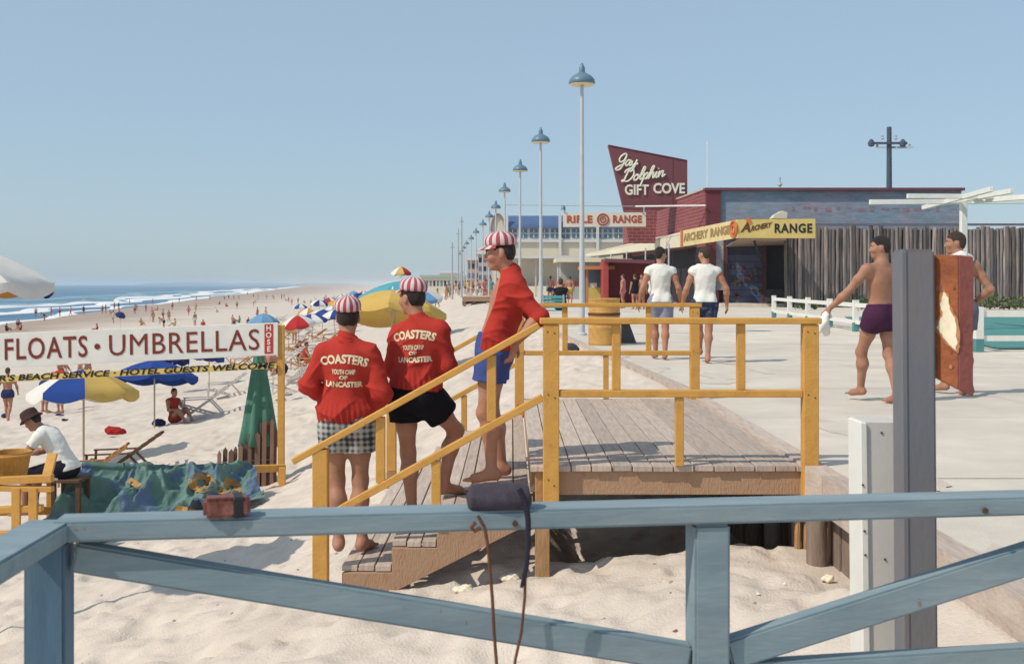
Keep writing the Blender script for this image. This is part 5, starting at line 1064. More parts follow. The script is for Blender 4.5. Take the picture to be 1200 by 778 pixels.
for (ya, yb) in ((66.5,75.4),(75.6,85.4),(85.6,95.5)):
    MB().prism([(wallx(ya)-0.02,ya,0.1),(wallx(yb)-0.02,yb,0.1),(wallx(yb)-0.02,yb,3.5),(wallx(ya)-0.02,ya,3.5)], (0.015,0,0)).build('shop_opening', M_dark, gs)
for yy in (70, 78, 86, 94, 102, 110): MB().tube([(wallx(yy)-1.35, yy, 0), (wallx(yy)-1.35, yy, 3.8)], 0.06, 8).build('awning_post', M_lpost, gs)
MB().tube([P(745,242,71), P(827,241,65.4)], 0.05, 8).build('sign_rod', M_white, gs)
o = MB(); o.tube([P(914,222,69), P(914,208,69)], 0.05, 7); o.lathe([(0.05,0),(0.16,0.12),(0.05,0.3),(0.0,0.32)], 10, tuple(P(914,219,69))); o.build('roof_vent', M_metal, gs, smooth=True)
o = MB(); o.tube([P(829,222,70), P(829,166,70)], 0.035, 6); o.build('antenna_mast', M_white, gs)
MB().prism([P(905,256,64.6), P(922,256,64.6), P(923,249,64.6), P(917,247,64.6), P(908,252,64.6)], (0,0.8,0)).build('roof_hood', M_cream, gs)
# tall sign above
gsn = thing('gift_shop_sign', 'big slanted maroon sign with white script lettering above the brick shop', 'sign', (PX(750,74), 74, 5.0))
Yg = 74.0; M_mar = mat('maroon_sign_paint', (0.17,0.055,0.065), 0.6, 0.10, 2.5, 0.05)
MB().prism([P(713,171,Yg), P(805.5,189,Yg), P(805.5,236,Yg), P(762,250,Yg), P(732,250,Yg)], (0,0.6,0)).build('sign_panel', M_mar, gsn)
MB().prism([P(732,246,Yg-0.06), P(770,246,Yg-0.06), P(768,285,Yg-0.06), P(737,285,Yg-0.06)], (0,0.5,0)).build('sign_base', M_brick, gsn)
b = MB(); b.beam(P(713,171,Yg)+Vector((0,0.3,0.04)), P(805.5,189,Yg)+Vector((0,0.3,0.04)), 0.7, 0.06); b.beam(P(788.5,186.2,Yg)+Vector((0,-0.012,0)), P(788.5,240,Yg)+Vector((0,-0.012,0)), 0.05, 0.02, up=(0,1,0)); b.build('sign_edge', M_brick2, gsn)
def spline(pts, n=7):
    out = []
    for i in range(len(pts)-1):
        p0, p1, p2, p3 = pts[max(i-1,0)], pts[i], pts[i+1], pts[min(i+2,len(pts)-1)]
        for k in range(n):
            t = k/n; out.append(tuple(0.5*((2*p1[a])+(-p0[a]+p2[a])*t+(2*p0[a]-5*p1[a]+4*p2[a]-p3[a])*t*t+(-p0[a]+3*p1[a]-3*p2[a]+p3[a])*t**3) for a in (0,1)))
    return out+[pts[-1]]
def script(strokes, ox, oy, sc, rise, slant, Y, r, parent, m):
    b = MB()
    for st_ in strokes:
        pts = spline(st_); b.tube([P(ox+(x+slant*y)*sc, oy-(y+rise*x)*sc, Y) for x, y in pts], r, 6)
    return b.build('script_lettering', m, parent, smooth=True)
M_let = mat('white_neon_letter', (0.78,0.76,0.62), 0.5, 0.03)
SC = {  # one-line script letters, x-height 1, baseline 0
 'G': ([[(1.25,1.75),(0.9,2.1),(0.35,1.8),(0.15,1.2),(0.45,0.75),(0.95,0.95),(1.2,1.7),(1.15,1.0),(1.0,0.1),(0.7,-0.5),(0.15,-0.55),(0.05,-0.25),(0.6,0.1),(1.35,0.45)]], 1.35),
 'a': ([[(0.75,0.85),(0.4,1.0),(0.08,0.55),(0.25,0.05),(0.6,0.3),(0.8,0.95),(0.75,0.3),(0.9,0.03),(1.2,0.3)]], 1.05),
 'y': ([[(0.0,0.85),(0.1,0.3),(0.35,0.05),(0.65,0.4),(0.78,0.98),(0.7,0.0),(0.5,-0.8),(0.15,-0.95),(0.1,-0.6),(0.7,0.05),(1.1,0.35)]], 1.0),
 'D': ([[(0.55,1.95),(0.4,1.0),(0.2,0.1),(-0.1,0.15),(0.1,0.3),(0.6,0.0),(1.2,0.2),(1.6,0.9),(1.4,1.7),(0.8,2.1),(0.2,1.9),(0.0,1.5)]], 1.75),
 'o': ([[(0.5,0.95),(0.1,0.7),(0.15,0.1),(0.55,0.05),(0.8,0.5),(0.55,0.95),(0.5,0.75),(1.05,0.7)]], 0.95),
 'l': ([[(-0.05,0.3),(0.4,1.1),(0.55,1.9),(0.3,2.0),(0.15,1.0),(0.25,0.05),(0.65,0.3)]], 0.6),
 'p': ([[(-0.05,0.5),(0.2,1.0),(0.1,0.0),(0.0,-0.95)],[(0.12,0.4),(0.5,1.0),(0.8,0.6),(0.55,0.05),(0.2,0.15),(0.6,0.0),(1.0,0.35)]], 0.92),
 'h': ([[(-0.05,0.3),(0.35,1.2),(0.45,1.95),(0.2,1.9),(0.1,1.0),(0.08,0.0),(0.35,0.8),(0.65,0.95),(0.7,0.4),(0.8,0.03),(1.1,0.3)]], 1.0),
 'i': ([[(-0.05,0.3),(0.2,0.95),(0.2,0.3),(0.35,0.03),(0.65,0.35)],[(0.3,1.4),(0.33,1.5)]], 0.55),
 'n': ([[(-0.05,0.5),(0.15,1.0),(0.1,0.0),(0.35,0.8),(0.65,0.95),(0.7,0.4),(0.8,0.03),(1.15,0.4)]], 1.0)}
def word(w_, ox, oy, sc, rise, slant, r):
    x = 0; S_ = []
    for chx in w_:
        st_, adv = SC[chx]; S_ += [[(px+x, py) for px, py in q] for q in st_]; x += adv
    return script(S_, ox, oy, sc, rise, slant, Yg-0.10, r, gsn, M_let)
word('Gay', 722.5, 195.5, 7.0, 0.06, 0.30, 0.060); word('Dolphin', 729, 213.5, 7.2, 0.13, 0.30, 0.060)
text_on('lettering', 'GIFT', P(746,223.2,Yg-0.05), (1,0,0.0), (0,0,1), 16.5*Yg/FPX, M_let, gsn, bold=0.025, ext=0.04, width=28*Yg/FPX)
text_on('lettering', 'COVE', P(784,221.5,Yg-0.05), (1,0,0.0), (0,0,1), 16.5*Yg/FPX, M_let, gsn, bold=0.025, ext=0.04, width=37*Yg/FPX)
# rifle range sign
def ring(b, c, R, r, n=28, Yd=0.0): b.tube([Vector(c)+Vector((R*math.cos(2*PI*i/n), Yd, R*math.sin(2*PI*i/n))) for i in range(n+1)], r, 6, caps=False)
Yr = 71.0; rr = thing('rifle_range_sign', 'white RIFLE RANGE sign with a red bullseye hung over the boardwalk', 'sign', (PX(708,Yr), Yr, PZ(266,Yr)))
MB().prism([P(660,249.5,Yr), P(757,249,Yr), P(757,265.6,Yr), P(660,266,Yr)], (0,0.15,0)).build('sign_board', mat('rifle_board',(0.74,0.68,0.55),0.7,0.08,2), rr)
M_rl = mat('brick_red_letter', (0.42,0.09,0.05), 0.7, 0.1, 8); kr = Yr/FPX
text_on('lettering', 'RIFLE', P(679,257.6,Yr-0.01), (1,0,0), (0,0,1), 11.5*kr, M_rl, rr, bold=0.030, ext=0.01, width=30*kr, space=1.1)
text_on('lettering', 'RANGE', P(735,257.4,Yr-0.01), (1,0,0), (0,0,1), 11.5*kr, M_rl, rr, bold=0.030, ext=0.01, width=34*kr, space=1.1)
b = MB(); ring(b, P(706.5,257.3,Yr-0.02), 6.3*kr, 0.055); ring(b, P(706.5,257.3,Yr-0.02), 3.2*kr, 0.045); b.tube([P(706.5,257.3,Yr-0.005), P(706.5,257.3,Yr-0.03)], 1.1*kr, 10); b.build('bullseye', M_rl, rr)
for px in (662, 755): MB().tube([P(px,266,Yr)+Vector((0,0.08,0)), P(px,242,Yr)+Vector((0,0.08,0))], 0.045, 8).build('hanger', M_metal, rr)
MB().tube([P(590,240.5,Yr+0.2)+Vector((0,-0.12,0)), P(760,242,Yr)+Vector((0,0.08,0))], 0.022, 6).build('hang_wire', M_metal, rr)
o = MB(); o.lathe([(0.16,0.0),(0.10,0.22),(0.03,0.3)], 10, tuple(P(660,246,Yr))); o.build('spot_lamp', M_shade, rr, smooth=True)
# archery range sign and stall
ar = thing('archery_sign', 'bent yellow ARCHERY RANGE sign board along the top of the stall', 'sign', (PX(864,58), 58, 3.7))
M_ay = mat('archery_yellow', (0.66,0.50,0.17), 0.7, 0.12, 1.2); M_ay2 = mat('archery_yellow_faded', (0.70,0.56,0.28), 0.7, 0.15, 1.2)
Ya = 58.0; MB().prism([P(864,257.5,Ya), P(955.5,256.3,Ya), P(955.5,279.3,Ya), P(864,279,Ya)], (0,0.12,0)).build('front_panel', M_ay, ar)
MB().prism([P(864,257.5,Ya), P(797,271,66.5), P(797,289.5,66.5), P(864,279,Ya)], (0.05,0.12,0)).build('side_panel', M_ay2, ar)
ka = Ya/FPX
text_on('lettering', 'RANGE', P(929.5,268.2,Ya-0.01), (1,0,0), (0,0,1), 14.5*ka, M_black, ar, bold=0.022, ext=0.01, width=44*ka, space=1.15)
M_al = mat('archery_brown_letter', (0.13,0.05,0.02), 0.7)
V, F = text_verts('A', 15*ka, 0.03, 0.01); b = MB(); q = P(875,267,Ya-0.01); b.add([q+Vector((v.x+0.25*v.y, -v.z, v.y)) for v in V], F); b.build('lettering', M_al, ar)
text_on('lettering', 'RCHERY', P(892,266,Ya-0.01), Vector((1,0,0.2)).normalized(), Vector((0.2,0,1)).normalized(), 8.5*ka, M_al, ar, bold=0.016, ext=0.01, width=24*ka)
M_tgt = mat('archery_orange', (0.55,0.17,0.05), 0.7, 0.1, 8)
b = MB(); b.tube([P(876.5,259.5,Ya-0.005), P(876.5,259.5,Ya-0.02)], 4.0*ka, 14); b.build('apple_emblem', M_tgt, ar)
dv = (P(864,268,Ya)-P(797,280,66.5)); dvn = dv.normalized(); nr_ = dvn.cross(Vector((0,0,1))).normalized()
def on_side(px):    # centre line of the side panel
    lo, hi = 0.0, 1.0
    for _ in range(40):
        mm = (lo+hi)/2; p = P(797,280,66.5)+dv*mm
        if 600+p.x*FPX/p.y < px: lo = mm
        else: hi = mm
    return P(797,280,66.5)+dv*lo+nr_*0.02
if nr_.y > 0: nr_ = -nr_
text_on('lettering', 'ARCHERY', on_side(815), dvn, (0,0,1), 0.62, mat('faded_olive',(0.32,0.22,0.09),0.8), ar, bold=0.02, ext=0.008, width=3.9)
text_on('lettering', 'RANGE', on_side(844), dvn, (0,0,1), 0.62, MATS['faded_olive'], ar, bold=0.03, ext=0.008, width=2.8)
b = MB(); c_ = on_side(860.5)
for R_ in (0.42, 0.22): b.tube([c_+(dvn*math.cos(2*PI*i/24)+Vector((0,0,1))*math.sin(2*PI*i/24))*R_+nr_*0.02 for i in range(25)], 0.07, 6, caps=False)
b.build('bullseye', M_tgt, ar)
b = MB(); b.prism([on_side(798)+Vector((0,0,0.5)), on_side(800.5)+Vector((0,0,0.5)), on_side(800.5)+Vector((0,0,-0.5)), on_side(798)+Vector((0,0,-0.5))], nr_*0.02); b.build('end_stripe', M_tgt, ar)
stl = thing('archery_stall', 'dark open archery stall with blue boarded wall beneath the yellow sign', 'stall', (PX(870,64), 64, 0))
Ys = 64.0; M_bb = mat('blue_board', (0.07,0.085,0.15), 0.7, 0.3, 2, 0.2, 20, rnd=0.25)
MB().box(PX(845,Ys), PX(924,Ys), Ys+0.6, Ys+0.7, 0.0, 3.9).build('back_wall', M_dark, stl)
for i in range(9): MB().box(PX(853,Ys), PX(896,Ys), Ys+0.52, Ys+0.59, 0.12+i*0.41, 0.12+i*0.41+0.385).build('wall_board', M_bb, stl)
MB().box(PX(849,Ys), PX(853.5,Ys), Ys+0.2, Ys+0.6, 0, 3.7).build('door_post', mat('dark_red_post',(0.10,0.035,0.03),0.7), stl)
MB().box(PX(895,Ys), PX(899,Ys), Ys+0.2, Ys+0.5, 0, 3.7).build('door_post', MATS['dark_red_post'], stl)
MB().box(PX(840,Ys), PX(849,Ys), Ys+0.3, Ys+0.5, 0.9, 3.8).build('side_panel', mat('pale_blue_panel',(0.26,0.30,0.34),0.8,0.2,3,col2=(0.5,0.48,0.42),c2amt=0.3,c2scale=2), stl)
MB().box(PX(833,Ys), PX(839.5,Ys), Ys+0.1, Ys+0.5, 0.0, 3.8).build('brick_pier', M_brick2, stl)
MB().box(PX(897,Ys), PX(916,Ys), Ys-1.5, Ys+0.5, 0.0, 0.95).build('counter', mat('dark_counter',(0.05,0.045,0.05),0.8), stl)
MB().prism([P(866,280,58.2), P(921,280,58.2), P(921,287,64.6), P(850,290,64.6)], (0,0,0.05)).build('ceiling', mat('brown_ceiling',(0.34,0.25,0.20),0.8), stl)
MB().beam(P(884,283,59.5), P(896,318,63), 0.10, 0.10).build('prop_pole', M_dark, stl)
MB().box(PX(843,62), PX(935,62), 61.6, 64.5, 0.004, 0.16).build('step', M_walk, stl)
# small dim merchandise on shelves
for i in range(26):
    px = random.uniform(857,893); py = random.uniform(312,350); p = P(px, py, Ys+0.42); s_ = random.uniform(0.08,0.2)
    MB().box(p.x-s_/2, p.x+s_/2, p.y-0.05, p.y+0.08, p.z, p.z+s_*random.uniform(0.7,1.6)).build('prize', mat(*random.choice((('prize_red',(0.12,0.035,0.045)),('prize_tan',(0.15,0.11,0.08)),('prize_grey',(0.10,0.11,0.14)))), 0.8), stl)
# palisade of poles
pl = thing('palisade', 'tall grey palisade of rough vertical poles beside the archery stall', 'palisade', (PX(920,60), 60, 0))
M_pal = mat('grey_weathered_pole', (0.145,0.135,0.14), 0.9, 0.4, 4, 0.6, 12, stretch=(4,4,0.35), col2=(0.29,0.235,0.19), c2amt=0.4, c2scale=2.2, rnd=0.6, spec=0.1)
meshes = []
for q in range(8):
    b = MB(); n = 7; pts = []; rs = []; rb0 = random.uniform(0.07,0.125)
    ht = random.uniform(4.28, 4.48)
    for i in range(6): pts.append((random.uniform(-0.02,0.02), random.uniform(-0.02,0.02), ht*i/5)); rs.append(rb0*random.uniform(0.88,1.1))
    b.tube(pts, rs, n); o = b.build('pole', M_pal, None, smooth=True); meshes.append(o.data); bpy.data.objects.remove(o)
x = PX(921, 60); first = True; k_ = 0
while x < 33:
    o = link('pole', meshes[k_ % 8], pl); o.location = (x-pl.location.x, random.uniform(-0.06,0.06), random.uniform(-0.12,0.02)); o.rotation_euler = (0, random.uniform(-0.012,0.012), random.uniform(0,6.28))
    x += random.uniform(0.145,0.215); k_ += 1
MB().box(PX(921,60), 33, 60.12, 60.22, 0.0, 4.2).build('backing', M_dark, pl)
MB().box(PX(918,60), 33, 59.95, 60.3, 4.42, 4.53).build('top_cap', mat('slate_cap',(0.14,0.13,0.17),0.8), pl)
# white fence of the golf green, the green, shrubs, pergola
fc_ = thing('white_fence', 'low white two-rail fence with teal post feet round the golf green', 'fence', (PX(1145,20.5), 20.5, 0))
FA, FB, FD = Vector((9.68,41,0)), Vector((8.62,20.5,0)), Vector((15.0,20.6,0))
M_tf = mat('teal_foot', (0.09,0.25,0.25), 0.6)
for a, c_, n in ((FA, FB, 7), (FB, FD, 4)):
    for i in range(n):
        s0, s1 = a+(c_-a)*(i/n), a+(c_-a)*((i+1)/n)
        MB().beam(s0+Vector((0,0,0.70)), s1+Vector((0,0,0.70)), 0.06, 0.11).build('top_rail', M_white, fc_); MB().beam(s0+Vector((0,0,0.25)), s1+Vector((0,0,0.25)), 0.06, 0.10).build('low_rail', M_white, fc_)
    for i in range(n+(1 if a is FB else 0)):
        p = a+(c_-a)*(i/n); MB().box(p.x-0.07, p.x+0.07, p.y-0.07, p.y+0.07, 0.24, 0.83).build('post', M_white, fc_); MB().box(p.x-0.074, p.x+0.074, p.y-0.074, p.y+0.074, 0.0, 0.238).build('post_foot', M_tf, fc_)
gg = MB(); gg.prism([(9.3,21.2,0.02),(30,21.2,0.02),(30,41,0.02),(12.3,41,0.02)], (0,0,0.03)); tag(gg.build('golf_green', mat('teal_carpet',(0.085,0.25,0.23),0.95,0.12,1.5,0.2,80)), kind='structure')
M_leaf = mat('shrub_leaf', (0.055,0.11,0.035), 0.7, 0.4, 5, rnd=0.3); M_leafy = mat('shrub_leaf_pale', (0.16,0.17,0.05), 0.7, 0.4, 5)
def shrub(x, y, r, h, label):
    t = thing('shrub', label, 'shrub', (x, y, 0), 'shrubs at the foot of the palisade'); b = MB()
    for i in range(260):
        a = random.uniform(0, 2*PI); q = random.random()**0.5; z = random.uniform(0.1, 1)*h; rr_ = r*q*math.sqrt(max(0.05, 1-(z/h-0.35)**2*1.6)); p = Vector((x+rr_*math.cos(a), y+rr_*math.sin(a)*0.7, z))
        d = Vector((random.gauss(0,1), random.gauss(0,1), random.gauss(0.4,1))).normalized(); s_ = random.uniform(0.05,0.13); e = d.cross(Vector((random.gauss(0,1),random.gauss(0,1),random.gauss(0,1)))).normalized()
        b.add([p-d*s_, p+e*s_*0.45, p+d*s_, p-e*s_*0.45], [(0,1,2,3)], 0 if random.random() < 0.75 else 1)
    b.build('foliage', [M_leaf, M_leafy], t)
    b = MB()
    for i in range(5): a = i*1.3; b.tube([(x,y,0.02),(x+0.3*r*math.cos(a), y+0.3*r*math.sin(a), h*0.4),(x+0.7*r*math.cos(a), y+0.6*r*math.sin(a), h*0.75)], [0.02,0.014,0.008], 5)
    b.build('stem', M_pile, t)
for i, (px, Yq, r, h) in enumerate(((1010,54.5,0.7,0.55),(1052,54.6,0.6,0.5),(1160,54.4,0.9,0.75),(1190,54.2,1.0,0.6),(945,54.6,0.6,0.5))):
    shrub(PX(px,Yq), Yq, r, h, ['low green shrub behind the walking man at the palisade foot','small shrub at the palisade foot behind the grey signpost','leafy shrub at the palisade foot, right of the rusty sign','wide low shrub at the right edge below the palisade','small shrub behind the left end of the white fence'][i])
pg = thing('pergola_frame', 'white frame of crossed beams on one post above the palisade', 'pergola', (PX(1129,29.4), 29.4, 0))
MB().box(PX(1129,29.4)-0.08, PX(1129,29.4)+0.08, 29.32, 29.48, 0, PZ(237,29.4)).build('post', M_white, pg, bevel=0.01)
for a, c_, h in ((P(1019,237,30.3),P(1240,236,30.3),0.13), (P(1082,243.5,32.6),P(1162,222,26.4),0.12), (P(1100,239,31.1),P(1186,224,26.9),0.12), (P(1063,230,28.6),P(1250,231,28.6),0.12), (P(1140,236,29),P(1230,229,27.6),0.12)):
    MB().beam(a, c_, 0.10, h).build('cross_beam', M_white, pg, bevel=0.008)
gp2 = MB()
# utility pole
up = thing('utility_pole', 'dark utility pole with crossarms behind the gift shop roof', 'utility pole', (PX(1042,82), 82, 0)); Yu = 82
M_up = mat('creosote_pole', (0.07,0.085,0.12), 0.8, 0.2, 3)
MB().tube([(PX(1042,Yu),Yu,0), (PX(1042,Yu),Yu,PZ(149,Yu))], [0.26,0.17], 10).build('pole', M_up, up, smooth=True)
MB().beam(P(1021,168,Yu-0.2), P(1063,168,Yu-0.2), 0.14, 0.16).build('crossarm', M_up, up); MB().beam(P(1027,173,Yu+0.9), P(1070,173,Yu-0.5), 0.12, 0.14).build('crossarm', M_metal, up)
for px, py in ((1021,168),(1058,168)):
    b = MB(); q = P(px,py,Yu-0.2); b.lathe([(0.0,-0.28),(0.2,-0.22),(0.26,0.0),(0.16,0.2),(0.06,0.3),(0.0,0.32)], 12, tuple(q)); b.build('transformer', M_up, up, smooth=True)
for px, py in ((1028,173),(1066,174),(1050,164),(1034,164)):
    b = MB(); b.lathe([(0.04,0),(0.12,0.08),(0.06,0.2),(0.1,0.28),(0.0,0.36)], 8, tuple(P(px,py,Yu-0.1))); b.build('insulator', M_metal, up)
# ---------------------------------------------------------------- far pavilion and amusements
Yp = 125.0; kp = Yp/FPX
M_broof = mat('blue_roof', (0.075,0.13,0.26), 0.6, 0.12, 0.8); M_glass = mat('window_glass', (0.10,0.17,0.24), 0.15, 0.3, 0.7, spec=0.5); M_palew = mat('pavilion_white', (0.62,0.62,0.60), 0.8, 0.06, 0.5)
M_wcream = mat('pavilion_cream', (0.66,0.60,0.47), 0.8, 0.08, 0.4)
pv = thing('beach_pavilion', 'two-storey pavilion with curved blue roof and a row of windows', 'pavilion', (PX(690,Yp), Yp, 0))
def F_(px, py, d=0.0): return P(px, py, Yp+d)
MB().box(PX(577,Yp), PX(835,Yp), Yp, Yp+14, 0, PZ(284,Yp)).build('wall', M_wcream, pv)
MB().box(PX(592,Yp), PX(835,Yp), Yp-0.3, Yp+14, PZ(284,Yp)+0.002, PZ(281,Yp)).build('ledge', M_palew, pv)
prof = []; rz_ = PZ(267,Yp); rt_ = PZ(250.5,Yp)
for i in range(9): a = PI/2*i/8; prof.append((Yp-0.35+4.5*(1-math.cos(a)), rz_+(rt_-rz_)*math.sin(a)))
poly = [(PX(593.5,Yp), y, z) for y, z in prof]+[(PX(593.5,Yp), Yp+13, rt_-0.1), (PX(593.5,Yp), Yp+13, rz_-0.05), (PX(593.5,Yp), Yp-0.35, rz_-0.05)]
MB().prism(poly, (PX(835,Yp)-PX(593.5,Yp), 0, 0)).build('roof', M_broof, pv)
MB().box(PX(593,Yp), PX(835,Yp), Yp+0.1, Yp+12, PZ(281,Yp), rz_).build('window_storey', M_palew, pv)
px = 596.0
i = 0
while px < 820:
    w_ = 9.6; b = MB(); b.prism([F_(px,268.5,0.04), F_(px+w_,268.5,0.04), F_(px+w_,279,0.04), F_(px,279,0.04)], (0,0.05,0)); wn_ = b.build('window', M_glass, pv)
    b = MB(); b.beam(F_(px+w_/2,268.5,0.02), F_(px+w_/2,279,0.02), 0.10, 0.05, up=(0,1,0)); b.beam(F_(px,273.5,0.02), F_(px+w_,273.5,0.02), 0.05, 0.10); b.build('glazing_bar', M_palew, wn_); px += 12.4
for px in (594, 656, 700, 760): MB().box(PX(px,Yp)-0.15, PX(px,Yp)+0.15, Yp-0.5, Yp-0.2, 0, PZ(251,Yp)).build('flag_mast', M_palew, pv)
b = MB(); n = 16; pts = []   # rounded gable at the left end
for i in range(n+1): a = PI*i/n; pts.append(F_(583.5-8.0*math.cos(a), 272-20.5*math.sin(a)))
b.prism(pts+[F_(591.5,284), F_(575.5,284)], (0,5,0)); b.build('round_gable', M_wcream, pv)
b = MB()
for i in range(n): b.beam(pts[i]+Vector((0,-0.1,0.05)), pts[i+1]+Vector((0,-0.1,0.05)), 0.3, 0.2)
b.build('gable_trim', mat('gable_trim_brown',(0.30,0.20,0.17),0.8), pv)
MB().prism([F_(577,284,-0.05), F_(592,283,-0.05), F_(592,300,-0.05), F_(577,306,-0.05)], (0,0.04,0)).build('gable_panel', M_palew, pv)
for (x0, x1, y0, y1) in ((598,612,312,352),(634,644,310,350),(652,656,305,350)): MB().prism([F_(x0,y0,-0.03), F_(x1,y0,-0.03), F_(x1,y1,-0.03), F_(x0,y1,-0.03)], (0,0.02,0)).build('doorway', M_dark, pv)
# lower flat-roofed stalls in front
def stall(label, Y, x0, x1, ytop, cols, roof, rh=0.25, over=0.8, depth=4, name='boardwalk_stall'):
    t = thing(name, label, 'stall', (PX((x0+x1)/2,Y), Y, 0)); xa, xb = PX(x0,Y), PX(x1,Y); zt = PZ(ytop,Y)
    MB().box(xa-0.3, xb+0.3, Y-over, Y+depth, zt-rh, zt).build('roof', roof, t)
    MB().box(xa, xb, Y+1.6, Y+depth-0.1, 0, zt-rh-0.003).build('back_wall', cols[1], t)
    MB().box(xa+0.2, xb-0.2, Y, Y+0.5, 0, 1.05).build('counter', cols[0], t)
    n = max(2, int((xb-xa)/2)+1)
    for i in range(n): x = xa+0.1+(xb-xa-0.2)*i/(n-1); MB().box(x-0.07, x+0.07, Y-0.02, Y+0.12, 0, zt-rh-0.002).build('post', cols[2], t)
    for i in range(int((xb-xa)/0.5)):
        x = xa+0.3+i*0.5; MB().box(x, x+random.uniform(0.2,0.4), Y+0.1, Y+0.35, 1.052, 1.05+random.uniform(0.15,0.45)).build('display_box', random.choice([M_cream, M_red, M_glass, M_lampin]), t)
    return t
M_stg = mat('stall_yellow_green', (0.50,0.45,0.12), 0.8, 0.15, 1); M_stor = mat('stall_orange', (0.50,0.20,0.09), 0.8, 0.15, 1); M_stgrey = mat('stall_grey', (0.40,0.41,0.40), 0.8, 0.1, 1)
stall('long cream flat-roofed stall below the blue-roofed pavilion', 108, 597, 688, 300, (M_cream, M_wcream, M_lpost), M_palew)
stall('grey open stall with thin roof between two lamp posts', 92, 655, 742, 303, (M_stgrey, M_stgrey, M_lpost), M_cream, rh=0.3)
stall('small stall with orange beam and yellow-green counter left of the red booth', 66, 686, 713, 312, (M_stg, M_glass, M_stor), M_stor, rh=0.2, depth=2.5)
rb = thing('red_booth', 'red open-sided booth beside the group of three people', 'booth', (PX(735,64), 64, 0)); Yb = 64
MB().prism([P(707,306,Yb), P(713,307,Yb), P(713,358,Yb), P(707,358,Yb)], (0,2.5,0)).build('side_panel', mat('faded_booth_red',(0.38,0.06,0.05),0.8,0.15,2), rb)
MB().prism([P(709,303,Yb-.4), P(768,305,Yb-.4), P(768,309,Yb-.4), P(709,307,Yb-.4)], (0,2.8,0)).build('roof_beam', M_mar, rb)
MB().box(PX(716,Yb), PX(768,Yb), Yb+2.2, Yb+2.4, 0, 2.5).build('back_panel', mat('booth_maroon',(0.20,0.03,0.04),0.8), rb)
MB().box(PX(764,Yb), PX(768,Yb), Yb-.3, Yb, 0, 2.5).build('post', M_dark, rb)
# pink and grey amusements far down the beach
def block(label, Y, x0, x1, yt, m, rows, cols_, roof=None, name='amusement_building', cat='building', depth=12):
    xa, xb = PX(x0,Y), PX(x1,Y); t = thing(name, label, cat, ((xa+xb)/2, Y, 0)); zt = PZ(yt,Y); z0 = min(0, GZ(xa,Y))-0.5
    MB().box(xa, xb, Y, Y+depth, z0, zt).build('wall', m, t)
    MB().box(xa-0.4, xb+0.4, Y-0.5, Y+depth+0.4, zt+0.002, zt+0.5).build('roof', roof or M_palew, t)
    for r in range(rows):
        for c in range(cols_):
            w_ = (xb-xa)/cols_; h = (zt-0.6)/rows; x = xa+w_*(c+0.2); z = 0.4+h*r+h*0.2
            MB().box(x, x+w_*0.6, Y-0.04, Y+0.05, z, z+h*0.55).build('window', M_glass if (r+c) % 3 else M_dark, t)
    return t
M_pink = mat('faded_pink', (0.50,0.33,0.31), 0.9, 0.12, 0.3); M_grn = mat('pale_green_roof', (0.30,0.42,0.38), 0.8, 0.08, 0.3)
block('pale pink amusement building beyond the pier platform, farthest left', 185, 548, 574, 305, M_pink, 3, 6)
block('taller pinkish grey building just left of the pavilion', 165, 560, 592, 298, mat('pink_grey',(0.47,0.40,0.40),0.9,0.1,0.3), 4, 6)
block('long low building with pale green roof at the beach end', 240, 494, 545, 325, M_wcream, 1, 12, M_grn)
block('low white beach house right behind the green-roofed one', 300, 515, 540, 320, M_palew, 1, 6, M_palew)
for i, (px, yt, Yq) in enumerate(((530,284,120),(541,254,118),(537,268,150))):
    t = thing('tall_mast', ['left and shortest of the three thin masts over the beach pier','right and tallest of the three thin masts over the beach pier','middle mast of the three over the beach pier'][i], 'mast', (PX(px,Yq), Yq, GZ(PX(px,Yq),Yq)))
    MB().tube([(PX(px,Yq),Yq,GZ(PX(px,Yq),Yq)-0.5), P(px,yt,Yq)], [0.13,0.07], 8).build('mast_pole', M_metal, t); MB().beam(P(px-2.5,yt+6,Yq), P(px+2.5,yt+6,Yq), 0.1, 0.1).build('spreader', M_metal, t)
pr_ = thing('pier_platform', 'low wooden platform with dark underside at the boardwalk edge, behind the leaning man', 'platform', (PX(560,76), 76, -0.5))
for i in range(16): xx = PX(543,76)+i*(PX(592,76)-PX(543,76))/16; MB().box(xx+0.01, xx+0.17, 75, 81, 0.36, 0.42).build('plank', M_plank, pr_)
MB().box(PX(543,76), PX(592,76), 75.02, 75.2, 0.08, 0.36).build('fascia', M_rawwood, pr_)
for px in (545,556,568,580,590): MB().box(PX(px,76)-0.09, PX(px,76)+0.09, 75.3, 75.5, -1.6, 0.36).build('pile', M_pile, pr_)
MB().box(PX(540,78), PX(585,78), 80.5, 81, -1.5, 0.3).build('back_board', M_dark, pr_)
